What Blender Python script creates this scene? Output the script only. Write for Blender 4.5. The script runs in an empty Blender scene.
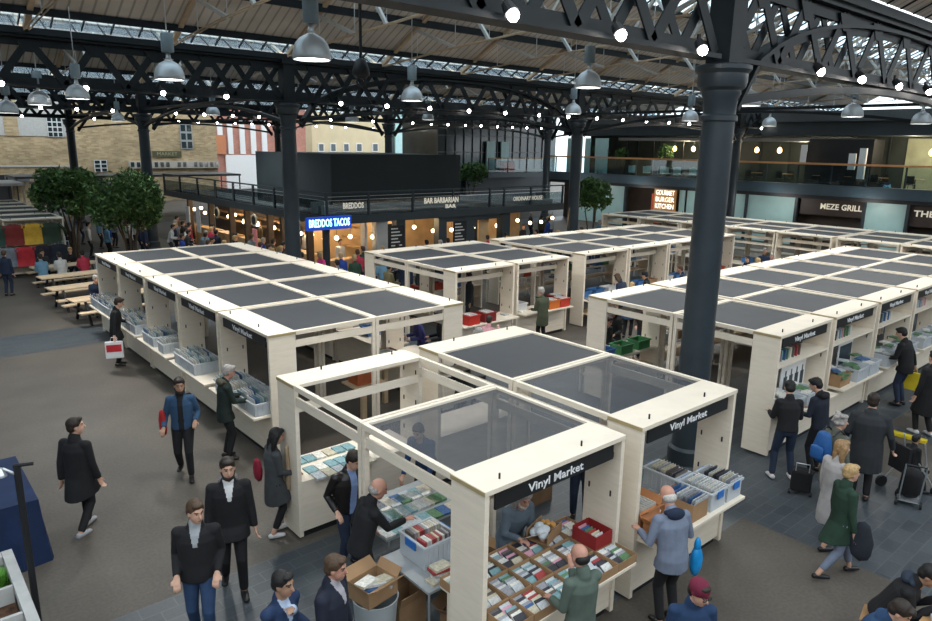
PEND=420
WORLD_S=1.5
import bpy, bmesh, math, random
from mathutils import Vector, Matrix, Euler, Quaternion
random.seed(7)
R_=random.Random
SC=bpy.context.scene
COL=SC.collection
PI=math.pi
rad=math.radians
# ---------------------------------------------------------------- camera frame (for the camera object and for turning survey pixels into places)
CR=Vector((0.758,-0.65205,0.01616)); CU=Vector((0.13747,0.18392,0.97328)); CF=Vector((0.6376,0.73553,-0.22905)); CO=Vector((0,0,5.5669)); FPX=699.5
def ray(x,y): return CF+CR*((x-466)/FPX)-CU*((y-310.5)/FPX)
def G(x,y,z=0.0):
    d=ray(x,y); t=(z-CO.z)/d.z; return CO+d*t
def atX(x,y,X): d=ray(x,y); return CO+d*((X-CO.x)/d.x)
def atY(x,y,Y): d=ray(x,y); return CO+d*((Y-CO.y)/d.y)
def atD(x,y,D): return CO+ray(x,y)*D
def face(a): return rad(a-40.7)
# ---------------------------------------------------------------- materials
MATS={}
def new_mat(name):
    m=bpy.data.materials.new(name); m.use_nodes=True; nt=m.node_tree; b=nt.nodes['Principled BSDF']; return m,nt,b
def mat(name,col,rough=.6,metal=0.0,var=.08,scale=8.0,emit=0,alpha=1,bump=0.0,spec=.4,stretch=None,trans=0):
    if name in MATS: return MATS[name]
    m,nt,b=new_mat(name); N=nt.nodes; L=nt.links
    tc=N.new('ShaderNodeTexCoord'); mp=N.new('ShaderNodeMapping'); L.new(tc.outputs['Object'],mp.inputs[0])
    if stretch: mp.inputs['Scale'].default_value=stretch
    nz=N.new('ShaderNodeTexNoise'); nz.inputs['Scale'].default_value=scale; nz.inputs['Detail'].default_value=3; L.new(mp.outputs[0],nz.inputs[0])
    cr=N.new('ShaderNodeValToRGB'); c=Vector(col[:3])
    lo=c*(1-var); hi=c*(1+var)
    cr.color_ramp.elements[0].position=.3; cr.color_ramp.elements[1].position=.7
    cr.color_ramp.elements[0].color=(*[max(0,x) for x in lo],1); cr.color_ramp.elements[1].color=(*[min(1,x) for x in hi],1)
    L.new(nz.outputs['Fac'],cr.inputs[0]); L.new(cr.outputs[0],b.inputs['Base Color'])
    b.inputs['Roughness'].default_value=rough; b.inputs['Metallic'].default_value=metal; b.inputs['Specular IOR Level'].default_value=spec
    if bump:
        bp=N.new('ShaderNodeBump'); bp.inputs['Strength'].default_value=bump; bp.inputs['Distance'].default_value=.01
        L.new(nz.outputs['Fac'],bp.inputs['Height']); L.new(bp.outputs[0],b.inputs['Normal'])
    if emit:
        b.inputs['Emission Color'].default_value=(*col[:3],1); b.inputs['Emission Strength'].default_value=emit
    if alpha<1: b.inputs['Alpha'].default_value=alpha
    if trans: b.inputs['Transmission Weight'].default_value=trans
    MATS[name]=m; return m
def ground_mat():
    m,nt,b=new_mat('market_ground'); N=nt.nodes; L=nt.links
    tc=N.new('ShaderNodeTexCoord'); sp=N.new('ShaderNodeSeparateXYZ'); L.new(tc.outputs['Object'],sp.inputs[0])
    def M(op,a,bv,c=None):
        n=N.new('ShaderNodeMath'); n.operation=op
        for i,v in enumerate((a,bv,c)):
            if v is None: continue
            if isinstance(v,(int,float)): n.inputs[i].default_value=v
            else: L.new(v,n.inputs[i])
        return n.outputs[0]
    def band(o,c,h): return M('LESS_THAN',M('ABSOLUTE',M('SUBTRACT',o,c),0),h)
    X,Y=sp.outputs[0],sp.outputs[1]
    f=M('MAXIMUM',band(X,11.5,1.72),band(Y,6.4,1.8))
    for c in (22.2,38,53.6): f=M('MAXIMUM',f,band(Y,c,1.15))
    f=M('MAXIMUM',f,band(X,26.3,1.5))
    f=M('MAXIMUM',f,M('MULTIPLY',band(X,15.6,.22),band(Y,2.5,3)))
    # asphalt
    n1=N.new('ShaderNodeTexNoise'); n1.inputs['Scale'].default_value=.6; n1.inputs['Detail'].default_value=6; L.new(tc.outputs['Object'],n1.inputs[0])
    n2=N.new('ShaderNodeTexNoise'); n2.inputs['Scale'].default_value=22; n2.inputs['Detail'].default_value=4; L.new(tc.outputs['Object'],n2.inputs[0])
    r1=N.new('ShaderNodeValToRGB'); r1.color_ramp.elements[0].position=.3; r1.color_ramp.elements[1].position=.72
    r1.color_ramp.elements[0].color=(.070,.060,.049,1); r1.color_ramp.elements[1].color=(.118,.102,.084,1); L.new(n1.outputs['Fac'],r1.inputs[0])
    r2=N.new('ShaderNodeValToRGB'); r2.color_ramp.elements[0].position=.35; r2.color_ramp.elements[1].position=.7
    r2.color_ramp.elements[0].color=(.85,.85,.85,1); r2.color_ramp.elements[1].color=(1.12,1.12,1.12,1); L.new(n2.outputs['Fac'],r2.inputs[0])
    mx=N.new('ShaderNodeMix'); mx.data_type='RGBA'; mx.blend_type='MULTIPLY'; mx.inputs[0].default_value=1; L.new(r1.outputs[0],mx.inputs[6]); L.new(r2.outputs[0],mx.inputs[7])
    # slate setts
    mp=N.new('ShaderNodeMapping'); L.new(tc.outputs['Object'],mp.inputs[0])
    br=N.new('ShaderNodeTexBrick'); L.new(mp.outputs[0],br.inputs[0]); br.inputs['Scale'].default_value=1
    br.inputs['Brick Width'].default_value=.42; br.inputs['Row Height'].default_value=.21; br.inputs['Mortar Size'].default_value=.008
    br.inputs['Color1'].default_value=(.046,.056,.066,1); br.inputs['Color2'].default_value=(.066,.079,.09,1); br.inputs['Mortar'].default_value=(.085,.098,.107,1)
    mx3=N.new('ShaderNodeMix'); mx3.data_type='RGBA'; mx3.blend_type='MULTIPLY'; mx3.inputs[0].default_value=.6; L.new(br.outputs['Color'],mx3.inputs[6]); L.new(r2.outputs[0],mx3.inputs[7])
    mx2=N.new('ShaderNodeMix'); mx2.data_type='RGBA'; L.new(f,mx2.inputs[0]); L.new(mx.outputs[2],mx2.inputs[6]); L.new(mx3.outputs[2],mx2.inputs[7])
    L.new(mx2.outputs[2],b.inputs['Base Color'])
    ro=M('MULTIPLY_ADD',f,-.17,.62); L.new(ro,b.inputs['Roughness'])
    bp=N.new('ShaderNodeBump'); bp.inputs['Strength'].default_value=.12; bp.inputs['Distance'].default_value=.01; L.new(n2.outputs['Fac'],bp.inputs['Height']); L.new(bp.outputs[0],b.inputs['Normal'])
    return m
def brick_mat(name,c1,c2,mo,w=.23,h=.075,sc=1,axis='x'):
    m,nt,b=new_mat(name); N=nt.nodes; L=nt.links
    tc=N.new('ShaderNodeTexCoord'); sp=N.new('ShaderNodeSeparateXYZ'); cb=N.new('ShaderNodeCombineXYZ'); L.new(tc.outputs['Object'],sp.inputs[0])
    L.new(sp.outputs[0 if axis=='x' else 1],cb.inputs[0]); L.new(sp.outputs[2],cb.inputs[1])
    br=N.new('ShaderNodeTexBrick'); L.new(cb.outputs[0],br.inputs[0]); br.inputs['Scale'].default_value=sc
    br.inputs['Brick Width'].default_value=w; br.inputs['Row Height'].default_value=h; br.inputs['Mortar Size'].default_value=.006
    br.inputs['Color1'].default_value=(*c1,1); br.inputs['Color2'].default_value=(*c2,1); br.inputs['Mortar'].default_value=(*mo,1)
    n1=N.new('ShaderNodeTexNoise'); n1.inputs['Scale'].default_value=.5; n1.inputs['Detail'].default_value=5; L.new(tc.outputs['Object'],n1.inputs[0])
    r2=N.new('ShaderNodeValToRGB'); r2.color_ramp.elements[0].position=.3; r2.color_ramp.elements[1].position=.7
    r2.color_ramp.elements[0].color=(.75,.75,.75,1); r2.color_ramp.elements[1].color=(1.2,1.2,1.2,1); L.new(n1.outputs['Fac'],r2.inputs[0])
    mx=N.new('ShaderNodeMix'); mx.data_type='RGBA'; mx.blend_type='MULTIPLY'; mx.inputs[0].default_value=1; L.new(br.outputs[0],mx.inputs[6]); L.new(r2.outputs[0],mx.inputs[7])
    L.new(mx.outputs[2],b.inputs['Base Color']); b.inputs['Roughness'].default_value=.85
    return m
def wood_mat(name,c,var=.1):
    m,nt,b=new_mat(name); N=nt.nodes; L=nt.links
    tc=N.new('ShaderNodeTexCoord'); mp=N.new('ShaderNodeMapping'); mp.inputs['Scale'].default_value=(1.2,1.2,9); L.new(tc.outputs['Object'],mp.inputs[0])
    nz=N.new('ShaderNodeTexNoise'); nz.inputs['Scale'].default_value=2.2; nz.inputs['Detail'].default_value=5; nz.inputs['Distortion'].default_value=.7; L.new(mp.outputs[0],nz.inputs[0])
    cr=N.new('ShaderNodeValToRGB'); cr.color_ramp.elements[0].position=.25; cr.color_ramp.elements[1].position=.75
    cr.color_ramp.elements[0].color=(*[x*(1-var) for x in c],1); cr.color_ramp.elements[1].color=(*[min(1,x*(1+var)) for x in c],1)
    L.new(nz.outputs['Fac'],cr.inputs[0]); L.new(cr.outputs[0],b.inputs['Base Color']); b.inputs['Roughness'].default_value=.55
    return m
def glass_mat(name,tint,fac=.15,rough=.05):
    m=bpy.data.materials.new(name); m.use_nodes=True; nt=m.node_tree; N=nt.nodes; L=nt.links
    for n in list(N): N.remove(n)
    o=N.new('ShaderNodeOutputMaterial'); mx=N.new('ShaderNodeMixShader'); t=N.new('ShaderNodeBsdfTransparent'); g=N.new('ShaderNodeBsdfGlossy')
    t.inputs[0].default_value=(*tint,1); g.inputs['Roughness'].default_value=rough; mx.inputs[0].default_value=fac
    L.new(t.outputs[0],mx.inputs[1]); L.new(g.outputs[0],mx.inputs[2]); L.new(mx.outputs[0],o.inputs[0]); return m
def mesh_fabric(name,col,alpha):
    m=bpy.data.materials.new(name); m.use_nodes=True; nt=m.node_tree; N=nt.nodes; L=nt.links
    b=N['Principled BSDF']; b.inputs['Base Color'].default_value=(*col,1); b.inputs['Roughness'].default_value=.7
    nz=N.new('ShaderNodeTexNoise'); nz.inputs['Scale'].default_value=3; tc=N.new('ShaderNodeTexCoord'); L.new(tc.outputs['Object'],nz.inputs[0])
    mr=N.new('ShaderNodeMapRange'); mr.inputs[3].default_value=alpha-.05; mr.inputs[4].default_value=min(1,alpha+.05); L.new(nz.outputs['Fac'],mr.inputs[0]); L.new(mr.outputs[0],b.inputs['Alpha'])
    return m
WOOD=wood_mat('pale_plywood',(.80,.71,.585),.06)
WOODE=wood_mat('raw_timber_edge',(.42,.33,.17),.2)
WOODD=wood_mat('tan_plywood',(.55,.40,.25),.12)
IRON=mat('dark_painted_iron',(.010,.014,.017),.5,.0,.2,3,bump=.1,spec=.25)
IRONB=mat('slate_painted_iron',(.027,.038,.047),.42,.0,.15,2,bump=.1)
BLACK=mat('matt_black',(.012,.013,.015),.55)
SHADE=mesh_fabric('dark_shade_mesh',(.036,.041,.049),.98)
SHADET=mesh_fabric('sheer_shade_mesh',(.05,.058,.07),.70)
BEIGE=mat('beige_painted_steel',(.50,.38,.26),.6)
SHEET=None
WHITEL=mat('white_lettering',(.85,.86,.88),.5)
METALW=mat('silver_aluminium',(.62,.65,.68),.28,.75,.03)
# ---------------------------------------------------------------- object helpers
def tag(o,label=None,cat=None,group=None,kind=None):
    if label: o['label']=label
    if cat: o['category']=cat
    if group: o['group']=group
    if kind: o['kind']=kind
    return o
def empty(name,loc=(0,0,0),rz=0,label=None,cat=None,group=None):
    o=bpy.data.objects.new(name,None); COL.objects.link(o); o.location=loc; o.rotation_euler=(0,0,rz); o.empty_display_size=.1
    return tag(o,label,cat,group)
def kids(o): return [c for c in o.children]
def copy_tree(o,parent=None,link=True):
    c=o.copy(); COL.objects.link(c)
    if parent is not None: c.parent=parent
    for ch in list(o.children): copy_tree(ch,c)
    return c
def dup(o,loc,rz=None,label=None,group=None,scale=None):
    c=copy_tree(o); c.location=loc
    if rz is not None: c.rotation_euler=(0,0,rz)
    if label: c['label']=label
    if group: c['group']=group
    if scale: c.scale=(scale,)*3 if isinstance(scale,(int,float)) else scale
    return c
class MB:
    def __init__(s): s.v=[]; s.f=[]; s.mi=[]; s.smooth=False
    def add(s,vs,fs,m=0):
        n=len(s.v); s.v+= [tuple(p) for p in vs]; s.f+=[tuple(i+n for i in f) for f in fs]; s.mi+=[m]*len(fs); return s
    def box(s,a,b,m=0,rot=None,piv=None):
        x0,y0,z0=[min(a[i],b[i]) for i in range(3)]; x1,y1,z1=[max(a[i],b[i]) for i in range(3)]
        vs=[Vector(p) for p in ((x0,y0,z0),(x1,y0,z0),(x1,y1,z0),(x0,y1,z0),(x0,y0,z1),(x1,y0,z1),(x1,y1,z1),(x0,y1,z1))]
        if rot:
            q=Euler(rot).to_matrix(); p=Vector(piv) if piv else Vector(((x0+x1)/2,(y0+y1)/2,(z0+z1)/2)); vs=[q@(w-p)+p for w in vs]
        return s.add(vs,[(0,3,2,1),(4,5,6,7),(0,1,5,4),(1,2,6,5),(2,3,7,6),(3,0,4,7)],m)
    def bar(s,p,q,w,h,m=0,up=(0,0,1)):
        p=Vector(p);q=Vector(q);d=(q-p).normalized(); u=Vector(up)
        if abs(d.dot(u))>.98: u=Vector((1,0,0))
        a=d.cross(u).normalized(); b=a.cross(d).normalized(); a=a*w/2;b=b*h/2
        vs=[p-a-b,p+a-b,p+a+b,p-a+b,q-a-b,q+a-b,q+a+b,q-a+b]
        return s.add(vs,[(0,1,2,3),(7,6,5,4),(0,4,5,1),(1,5,6,2),(2,6,7,3),(3,7,4,0)],m)
    def tube(s,pts,r,n=8,m=0,cap=True):
        pts=[Vector(p) for p in pts]; rs=r if isinstance(r,(list,tuple)) else [r]*len(pts)
        prev=None; rings=[]
        for i,p in enumerate(pts):
            d=(pts[min(i+1,len(pts)-1)]-pts[max(i-1,0)]).normalized()
            if prev is None: a=d.orthogonal().normalized()
            else: a=(prev-d*prev.dot(d)); a=a.normalized() if a.length>1e-6 else d.orthogonal().normalized()
            prev=a; b=d.cross(a)
            rings.append([p+(a*math.cos(2*PI*k/n)+b*math.sin(2*PI*k/n))*rs[i] for k in range(n)])
        vs=[v for rg in rings for v in rg]; fs=[]
        for i in range(len(pts)-1):
            for k in range(n): fs.append((i*n+k,i*n+(k+1)%n,(i+1)*n+(k+1)%n,(i+1)*n+k))
        if cap: fs.append(tuple(range(n))[::-1]); fs.append(tuple((len(pts)-1)*n+k for k in range(n)))
        return s.add(vs,fs,m)
    def lathe(s,prof,c=(0,0,0),n=20,m=0,cap=True):
        vs=[];fs=[]
        for r,z in prof:
            for k in range(n): vs.append((c[0]+r*math.cos(2*PI*k/n),c[1]+r*math.sin(2*PI*k/n),c[2]+z))
        for i in range(len(prof)-1):
            for k in range(n): fs.append((i*n+k,i*n+(k+1)%n,(i+1)*n+(k+1)%n,(i+1)*n+k))
        if cap: fs.append(tuple(range(n))[::-1]); fs.append(tuple((len(prof)-1)*n+k for k in range(n)))
        return s.add(vs,fs,m)
    def ell(s,c,r,n=12,k=8,m=0):
        vs=[(c[0],c[1],c[2]-r[2])];fs=[]
        for i in range(1,k):
            t=PI*i/k-PI/2
            for j in range(n): a=2*PI*j/n; vs.append((c[0]+r[0]*math.cos(t)*math.cos(a),c[1]+r[1]*math.cos(t)*math.sin(a),c[2]+r[2]*math.sin(t)))
        vs.append((c[0],c[1],c[2]+r[2])); L=len(vs)-1
        for j in range(n): fs.append((0,1+(j+1)%n,1+j)); fs.append((L,1+(k-2)*n+j,1+(k-2)*n+(j+1)%n))
        for i in range(k-2):
            for j in range(n): fs.append((1+i*n+j,1+i*n+(j+1)%n,1+(i+1)*n+(j+1)%n,1+(i+1)*n+j))
        return s.add(vs,fs,m)
    def prism(s,poly,z0,z1,m=0):
        n=len(poly); vs=[(p[0],p[1],z0) for p in poly]+[(p[0],p[1],z1) for p in poly]
        return s.add(vs,[tuple(range(n))[::-1],tuple(range(n,2*n))]+[(i,(i+1)%n,(i+1)%n+n,i+n) for i in range(n)],m)
    def mesh(s,name,mats,smooth=False,bevel=0):
        me=bpy.data.meshes.new(name); me.from_pydata(s.v,[],s.f); me.update()
        for k in (mats if isinstance(mats,(list,tuple)) else [mats]): me.materials.append(k)
        for p,i in zip(me.polygons,s.mi): p.material_index=i; p.use_smooth=smooth
        return me
    def build(s,name,mats,parent=None,smooth=False,loc=None,rz=None,bevel=0,angle=None):
        me=s.mesh(name,mats,smooth); o=bpy.data.objects.new(name,me); COL.objects.link(o)
        if parent is not None: o.parent=parent
        if loc is not None: o.location=loc
        if rz is not None: o.rotation_euler=(0,0,rz)
        if bevel:
            b=o.modifiers.new('bevel','BEVEL'); b.width=bevel; b.segments=2; b.limit_method='ANGLE'
        if smooth and angle:
            me.set_sharp_from_angle(angle=rad(angle))
        return o
def text_obj(name,txt,size,mt,parent=None,loc=(0,0,0),rot=(PI/2,0,0),ext=.004,width=None,bold=0.0,height=None,align='CENTER'):
    cu=bpy.data.curves.new(name,'FONT'); cu.body=txt; cu.size=size; cu.extrude=ext; cu.align_x=align; cu.align_y='CENTER'; cu.offset=bold; cu.resolution_u=2
    t=bpy.data.objects.new(name,cu); COL.objects.link(t); bpy.context.view_layer.update()
    dg=bpy.context.evaluated_depsgraph_get(); me=bpy.data.meshes.new_from_object(t.evaluated_get(dg)); bpy.data.objects.remove(t)
    xs=[v.co.x for v in me.vertices]; ys=[v.co.y for v in me.vertices]
    sx=width/(max(xs)-min(xs)) if width else 1; sy=height/(max(ys)-min(ys)) if height else sx
    for v in me.vertices: v.co.x*=sx; v.co.y*=sy
    me.materials.clear(); me.materials.append(mt)
    o=bpy.data.objects.new(name,me); COL.objects.link(o); o.parent=parent; o.location=loc; o.rotation_euler=rot
    return o
def struct(o): o['kind']='structure'; return o
# ---------------------------------------------------------------- camera, world, light
cam=bpy.data.cameras.new('camera'); co=bpy.data.objects.new('camera',cam); COL.objects.link(co)
m4=Matrix(((CR.x,CU.x,-CF.x,CO.x),(CR.y,CU.y,-CF.y,CO.y),(CR.z,CU.z,-CF.z,CO.z),(0,0,0,1)))
co.matrix_world=Matrix.Translation(CO)@m4.to_3x3().to_quaternion().to_matrix().to_4x4()
cam.sensor_width=36; cam.lens=FPX/932*36; cam.clip_end=600; SC.camera=co
w=bpy.data.worlds.new('overcast_sky'); SC.world=w; w.use_nodes=True; nt=w.node_tree
bg=nt.nodes['Background']; bg.inputs[1].default_value=WORLD_S if 'WORLD_S' in globals() else 1.6
tc=nt.nodes.new('ShaderNodeTexCoord'); nz=nt.nodes.new('ShaderNodeTexNoise'); nz.inputs['Scale'].default_value=2; nz.inputs['Detail'].default_value=4
cr=nt.nodes.new('ShaderNodeValToRGB'); cr.color_ramp.elements[0].color=(.72,.84,.95,1); cr.color_ramp.elements[1].color=(.95,1,1,1)
nt.links.new(tc.outputs['Generated'],nz.inputs[0]); nt.links.new(nz.outputs['Fac'],cr.inputs[0]); nt.links.new(cr.outputs[0],bg.inputs[0])
vs=SC.view_settings; vs.view_transform='Standard'; vs.look='None'; vs.gamma=1; vs.use_curve_mapping=False; vs.exposure=0.75
SC.cycles.max_bounces=6; SC.cycles.diffuse_bounces=3; SC.cycles.glossy_bounces=2; SC.cycles.transmission_bounces=3; SC.cycles.transparent_max_bounces=10
SC.cycles.sample_clamp_indirect=4; SC.cycles.use_denoising=True; SC.cycles.caustics_reflective=False; SC.cycles.caustics_refractive=False
TIMB=mat('warm_timber',(.42,.24,.11),.5,0,.25,3)
WHITEP=mat('white_plastic',(.75,.76,.77),.45,0,.03)
PAGE=mat('page_white',(.68,.66,.6),.8)
rnd=random.Random(21)
METALP=None
# ---------------------------------------------------------------- people
import numpy as np
DG=bpy.context.evaluated_depsgraph_get
def ring_tube(b,pts,radii,n=12,side=None,flat=False):
    """closed lofted tube with rounded ends; radii entries r or (r_side,r_other)"""
    pts=[Vector(p) for p in pts]; rr=[(r,r) if not isinstance(r,(tuple,list)) else r for r in radii]
    d0=(pts[1]-pts[0]).normalized(); d1=(pts[-1]-pts[-2]).normalized()
    P=[];RR=[]
    for k in (1,.6): 
        s=math.sqrt(max(0,1-k*k)); P.append(pts[0]-d0*rr[0][1]*k*.98); RR.append((rr[0][0]*max(s,.12),rr[0][1]*max(s,.12)))
    P+=pts; RR+=rr
    for k in (() if flat else (.6,1)):
        s=math.sqrt(max(0,1-k*k)); P.append(pts[-1]+d1*rr[-1][1]*k*.98); RR.append((rr[-1][0]*max(s,.12),rr[-1][1]*max(s,.12)))
    a=None; vs=[];m=len(P)
    for i,p in enumerate(P):
        d=(P[min(i+1,m-1)]-P[max(i-1,0)]).normalized()
        if side is not None: a=Vector(side)-d*d.dot(Vector(side))
        elif a is None: a=d.orthogonal()
        else: a=a-d*a.dot(d)
        if a.length<1e-5: a=d.orthogonal()
        a.normalize(); c=d.cross(a)
        for k in range(n): t=2*PI*k/n; vs.append(p+a*math.cos(t)*RR[i][0]+c*math.sin(t)*RR[i][1])
    fs=[(i*n+k,i*n+(k+1)%n,(i+1)*n+(k+1)%n,(i+1)*n+k) for i in range(m-1) for k in range(n)]+[tuple(range(n))[::-1],tuple((m-1)*n+k for k in range(n))]
    b.add(vs,fs)
def ellr(b,c,r,R=None,n=14,k=10):
    q=MB(); q.ell((0,0,0),r,n,k); R=R or Matrix.Identity(3); b.add([R@Vector(v)+Vector(c) for v in q.v],q.f)
def remesh(b,name,mats,parent,vox,smooth=3,tagf=None):
    me=bpy.data.meshes.new(name); me.from_pydata(b.v,[],b.f); me.update()
    o=bpy.data.objects.new(name,me); COL.objects.link(o)
    m=o.modifiers.new('r','REMESH'); m.mode='VOXEL'; m.voxel_size=vox; m.use_smooth_shade=True
    s=o.modifiers.new('s','SMOOTH'); s.factor=.5; s.iterations=smooth
    bpy.context.view_layer.update(); ev=o.evaluated_get(DG()); nm=bpy.data.meshes.new_from_object(ev)
    bpy.data.objects.remove(o); bpy.data.meshes.remove(me)
    nm.materials.clear()
    for k in (mats if isinstance(mats,list) else [mats]): nm.materials.append(k)
    for p in nm.polygons: p.use_smooth=True; p.material_index=0
    if tagf:
        for p in nm.polygons:
            i=tagf(p.center)
            if i: p.material_index=i
    o=bpy.data.objects.new(name,nm); COL.objects.link(o); o.parent=parent; return o
def ik(a,c,l1,l2,pole):
    a=Vector(a);c=Vector(c); d=c-a; L_=d.length; mx=(l1+l2)*.995
    if L_>mx: c=a+d*(mx/L_); d=c-a; L_=mx
    L_=max(L_,abs(l1-l2)+.01); x=(l1*l1-l2*l2+L_*L_)/(2*L_); h=math.sqrt(max(0,l1*l1-x*x)); dn=d.normalized(); p=Vector(pole); p=p-dn*p.dot(dn)
    if p.length<1e-4: p=dn.orthogonal()
    return a+dn*x+p.normalized()*h, c
SKIN=mat('light_skin',(.56,.33,.235),.55,0,.05,20); SKIN2=mat('ruddy_skin',(.50,.26,.19),.55,0,.05,20); SKIN3=mat('tan_skin',(.36,.21,.14),.55,0,.05,20)
LIP=mat('lip_tone',(.34,.12,.1),.5); EYE=mat('eye_dark',(.02,.018,.018),.3); BROW=mat('brow_dark',(.06,.04,.03),.8)
def cloth(n,c,rough=.85): return mat('cloth_'+n,c,rough,0,.14,7,bump=.15)
def hairm(n,c): return mat('hair_'+n,c,.6,0,.3,40,bump=.3)
BLK=cloth('black',(.010,.010,.012)); CHAR=cloth('charcoal',(.025,.028,.032)); DENIM=cloth('denim_blue',(.022,.05,.115)); DJEAN=cloth('dark_jeans',(.018,.028,.055)); NAVY=cloth('navy',(.012,.022,.05))
SHOEB=mat('black_shoe',(.012,.012,.013),.4); SHOEW=mat('white_trainer',(.6,.6,.6),.5); SHOEG=mat('grey_trainer',(.3,.31,.33),.6)
HD=hairm('dark_brown',(.022,.014,.010)); HB=hairm('brown',(.07,.04,.022)); HG=hairm('grey',(.32,.30,.28)); HBL=hairm('blond',(.42,.28,.13)); HK=hairm('black',(.01,.009,.009)); HW=hairm('white_grey',(.5,.48,.45))
def person(xy,az,label,h=1.76,top=BLK,top_kind='jacket',legs=DJEAN,shoe=SHOEB,hair=HD,hairk='short',skin=SKIN,stride=0.0,stance=.1,lean=0.0,twist=0,head=(0,0),
           lh=None,rh=None,bulk=1.0,hem=None,collar=None,inner=None,beard=None,vox=.012,z0=0.0,sit=None,group=None,hood=None,female=False,cat='person',hat=None,skirtleg=False,glasses=False):
    s=h/1.78; T=empty('person',(xy[0],xy[1],z0),az,label,cat,group)
    V=lambda x,y,z:Vector((x,y,z))*s
    zp=.93 if sit is None else sit/s+.09
    pelvis=V(0,0,zp)
    if stride: pelvis.z-=.02*s
    Rl=Matrix.Rotation(lean,3,'Y')@Matrix.Rotation(twist,3,'Z')
    def TS(x,y,z): return pelvis+Rl@V(x,y,z)       # torso space from pelvis
    if lean>.25 and sit is None: pelvis.x-=.12*s*lean; 
    def TS(x,y,z): return pelvis+Rl@V(x,y,z)
    neck=TS(0,0,.545); neckt=neck+ (Matrix.Rotation(lean*.6,3,'Y')@V(.015,0,.045))
    Rh=Matrix.Rotation(head[0],3,'Z')@Matrix.Rotation(head[1]+lean*.35,3,'Y')
    hc=neckt+Rh@V(.025,0,.108)
    HDp=lambda x,y,z: hc+Rh@V(x*1.05,y*1.05,z*1.05)
    sh=[TS(0,y,.455) for y in (.165*bulk,-.165*bulk)]
    hip=[pelvis+V(0,y,-.02) for y in (.085,-.085)]
    if sit is None:
        ft=[V(stride,stance,.085),V(-stride,-stance,.085+(.05 if stride>.15 else 0))]
    else: ft=[V(.42,.13,.085),V(.40,-.13,.085)]
    kn=[];an=[]
    for i in (0,1):
        k,a=ik(hip[i],ft[i],.43*s,.42*s,(1,0,.15)); kn.append(k); an.append(a)
    dfl=[V(.06,.27*bulk,.80),V(.06,-.27*bulk,.80)]
    hands=[]
    el=[]
    for i,hh in enumerate((lh,rh)):
        tgt=TS(.06,(.235*bulk) if i==0 else -.235*bulk,-.11) if hh is None else V(*hh)
        e,hnd=ik(sh[i],tgt,.29*s,.27*s,(-.8,(.22 if i==0 else -.22),-.4)); el.append(e); hands.append(hnd)
    # ---- body (one continuous surface)
    b=MB()
    tor=[(0,0),( .12,0),(.27,0),(.40,0),(.49,0)]
    ring_tube(b,[TS(0,0,z) for z in (-.03,.12,.27,.4,.47)],[(.15*s*bulk,.10*s*bulk),(.13*s*bulk,.095*s*bulk),(.15*s*bulk,.105*s*bulk),(.165*s*bulk,.10*s*bulk),(.11*s*bulk,.07*s)],16,side=Rl@Vector((0,1,0)))
    ring_tube(b,[neck-Vector((0,0,.04)),neckt+Rh@V(.01,0,.03)],[.066*s,.056*s],12)
    for i in (0,1):
        ring_tube(b,[hip[i],kn[i],an[i]],[.078*s,.052*s,.036*s],12)
        ring_tube(b,[sh[i],el[i],hands[i]],[.04*s,.034*s,.026*s],10)
        ring_tube(b,[sh[i],TS(0,0,.44)],[.042*s,.05*s],10)
        f=an[i]; fd=Vector((1,.15 if i==0 else -.15,0)).normalized(); ring_tube(b,[f-fd*.03*s-Vector((0,0,.04*s)),f+fd*.15*s-Vector((0,0,.055*s))],[.033*s,.026*s],8)
        # hand: palm, four fingers and a thumb
        d=(hands[i]-el[i]).normalized(); upv=Vector((0,0,1)) if abs(d.z)<.8 else Vector((1,0,0)); sd=d.cross(upv).normalized(); nn=sd.cross(d).normalized()
        if i==0: thumb=sd*-1
        else: thumb=sd
        if abs(d.z)>.8: thumb=Vector((1,0,0))-d*d.x; thumb.normalize(); sd=thumb; nn=d.cross(sd).normalized()*(1 if i==0 else -1)
        p0=hands[i]; ring_tube(b,[p0,p0+d*.085*s],[(.036*s,.017*s),(.038*s,.016*s)],10,side=sd)
        sgn=1 if thumb.dot(sd)>0 else -1
        for q,(o_,L_) in enumerate(((.03,.07),(.011,.08),(-.009,.075),(-.028,.058))):
            base=p0+d*.088*s+sd*o_*sgn*s; m1=base+(d*.8-nn*.35*1).normalized()*L_*.5*s; e1=m1+(d*.45-nn*.8).normalized()*L_*.5*s; ring_tube(b,[base-d*.02*s,m1,e1],[.0095*s,.009*s,.0075*s],7)
        base=p0+d*.025*s+sd*.03*sgn*s; m1=base+(d*.6+sd*sgn*.7).normalized()*.035*s; e1=m1+(d*.9+sd*sgn*.1-nn*.3).normalized()*.03*s; ring_tube(b,[base,m1,e1],[.012*s,.011*s,.009*s],7)
    Rs=Rh
    ellr(b,HDp(-.012,0,.03),(.1*s,.081*s,.096*s),Rs); ellr(b,HDp(.018,0,-.03),(.074*s,.066*s,.09*s),Rs); ellr(b,HDp(.05,0,-.085),(.035*s,.034*s,.025*s),Rs)
    ring_tube(b,[HDp(.085,0,.015),HDp(.108,0,-.022)],[.010*s,.0145*s],8)
    for y in (.073,-.073): ellr(b,HDp(-.002,y,-.008),(.018*s,.011*s,.030*s),Rs)
    ellr(b,HDp(.083,0,-.058),(.012*s,.024*s,.010*s),Rs); ellr(b,HDp(.072,0,.034),(.02*s,.05*s,.012*s),Rs)
    mats=[skin,EYE,LIP,BROW]
    eyes=[HDp(.082,y,.012) for y in (.03,-.03)]; lip=HDp(.092,0,-.058); brows=[HDp(.088,y,.036) for y in (.03,-.03)]
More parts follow.
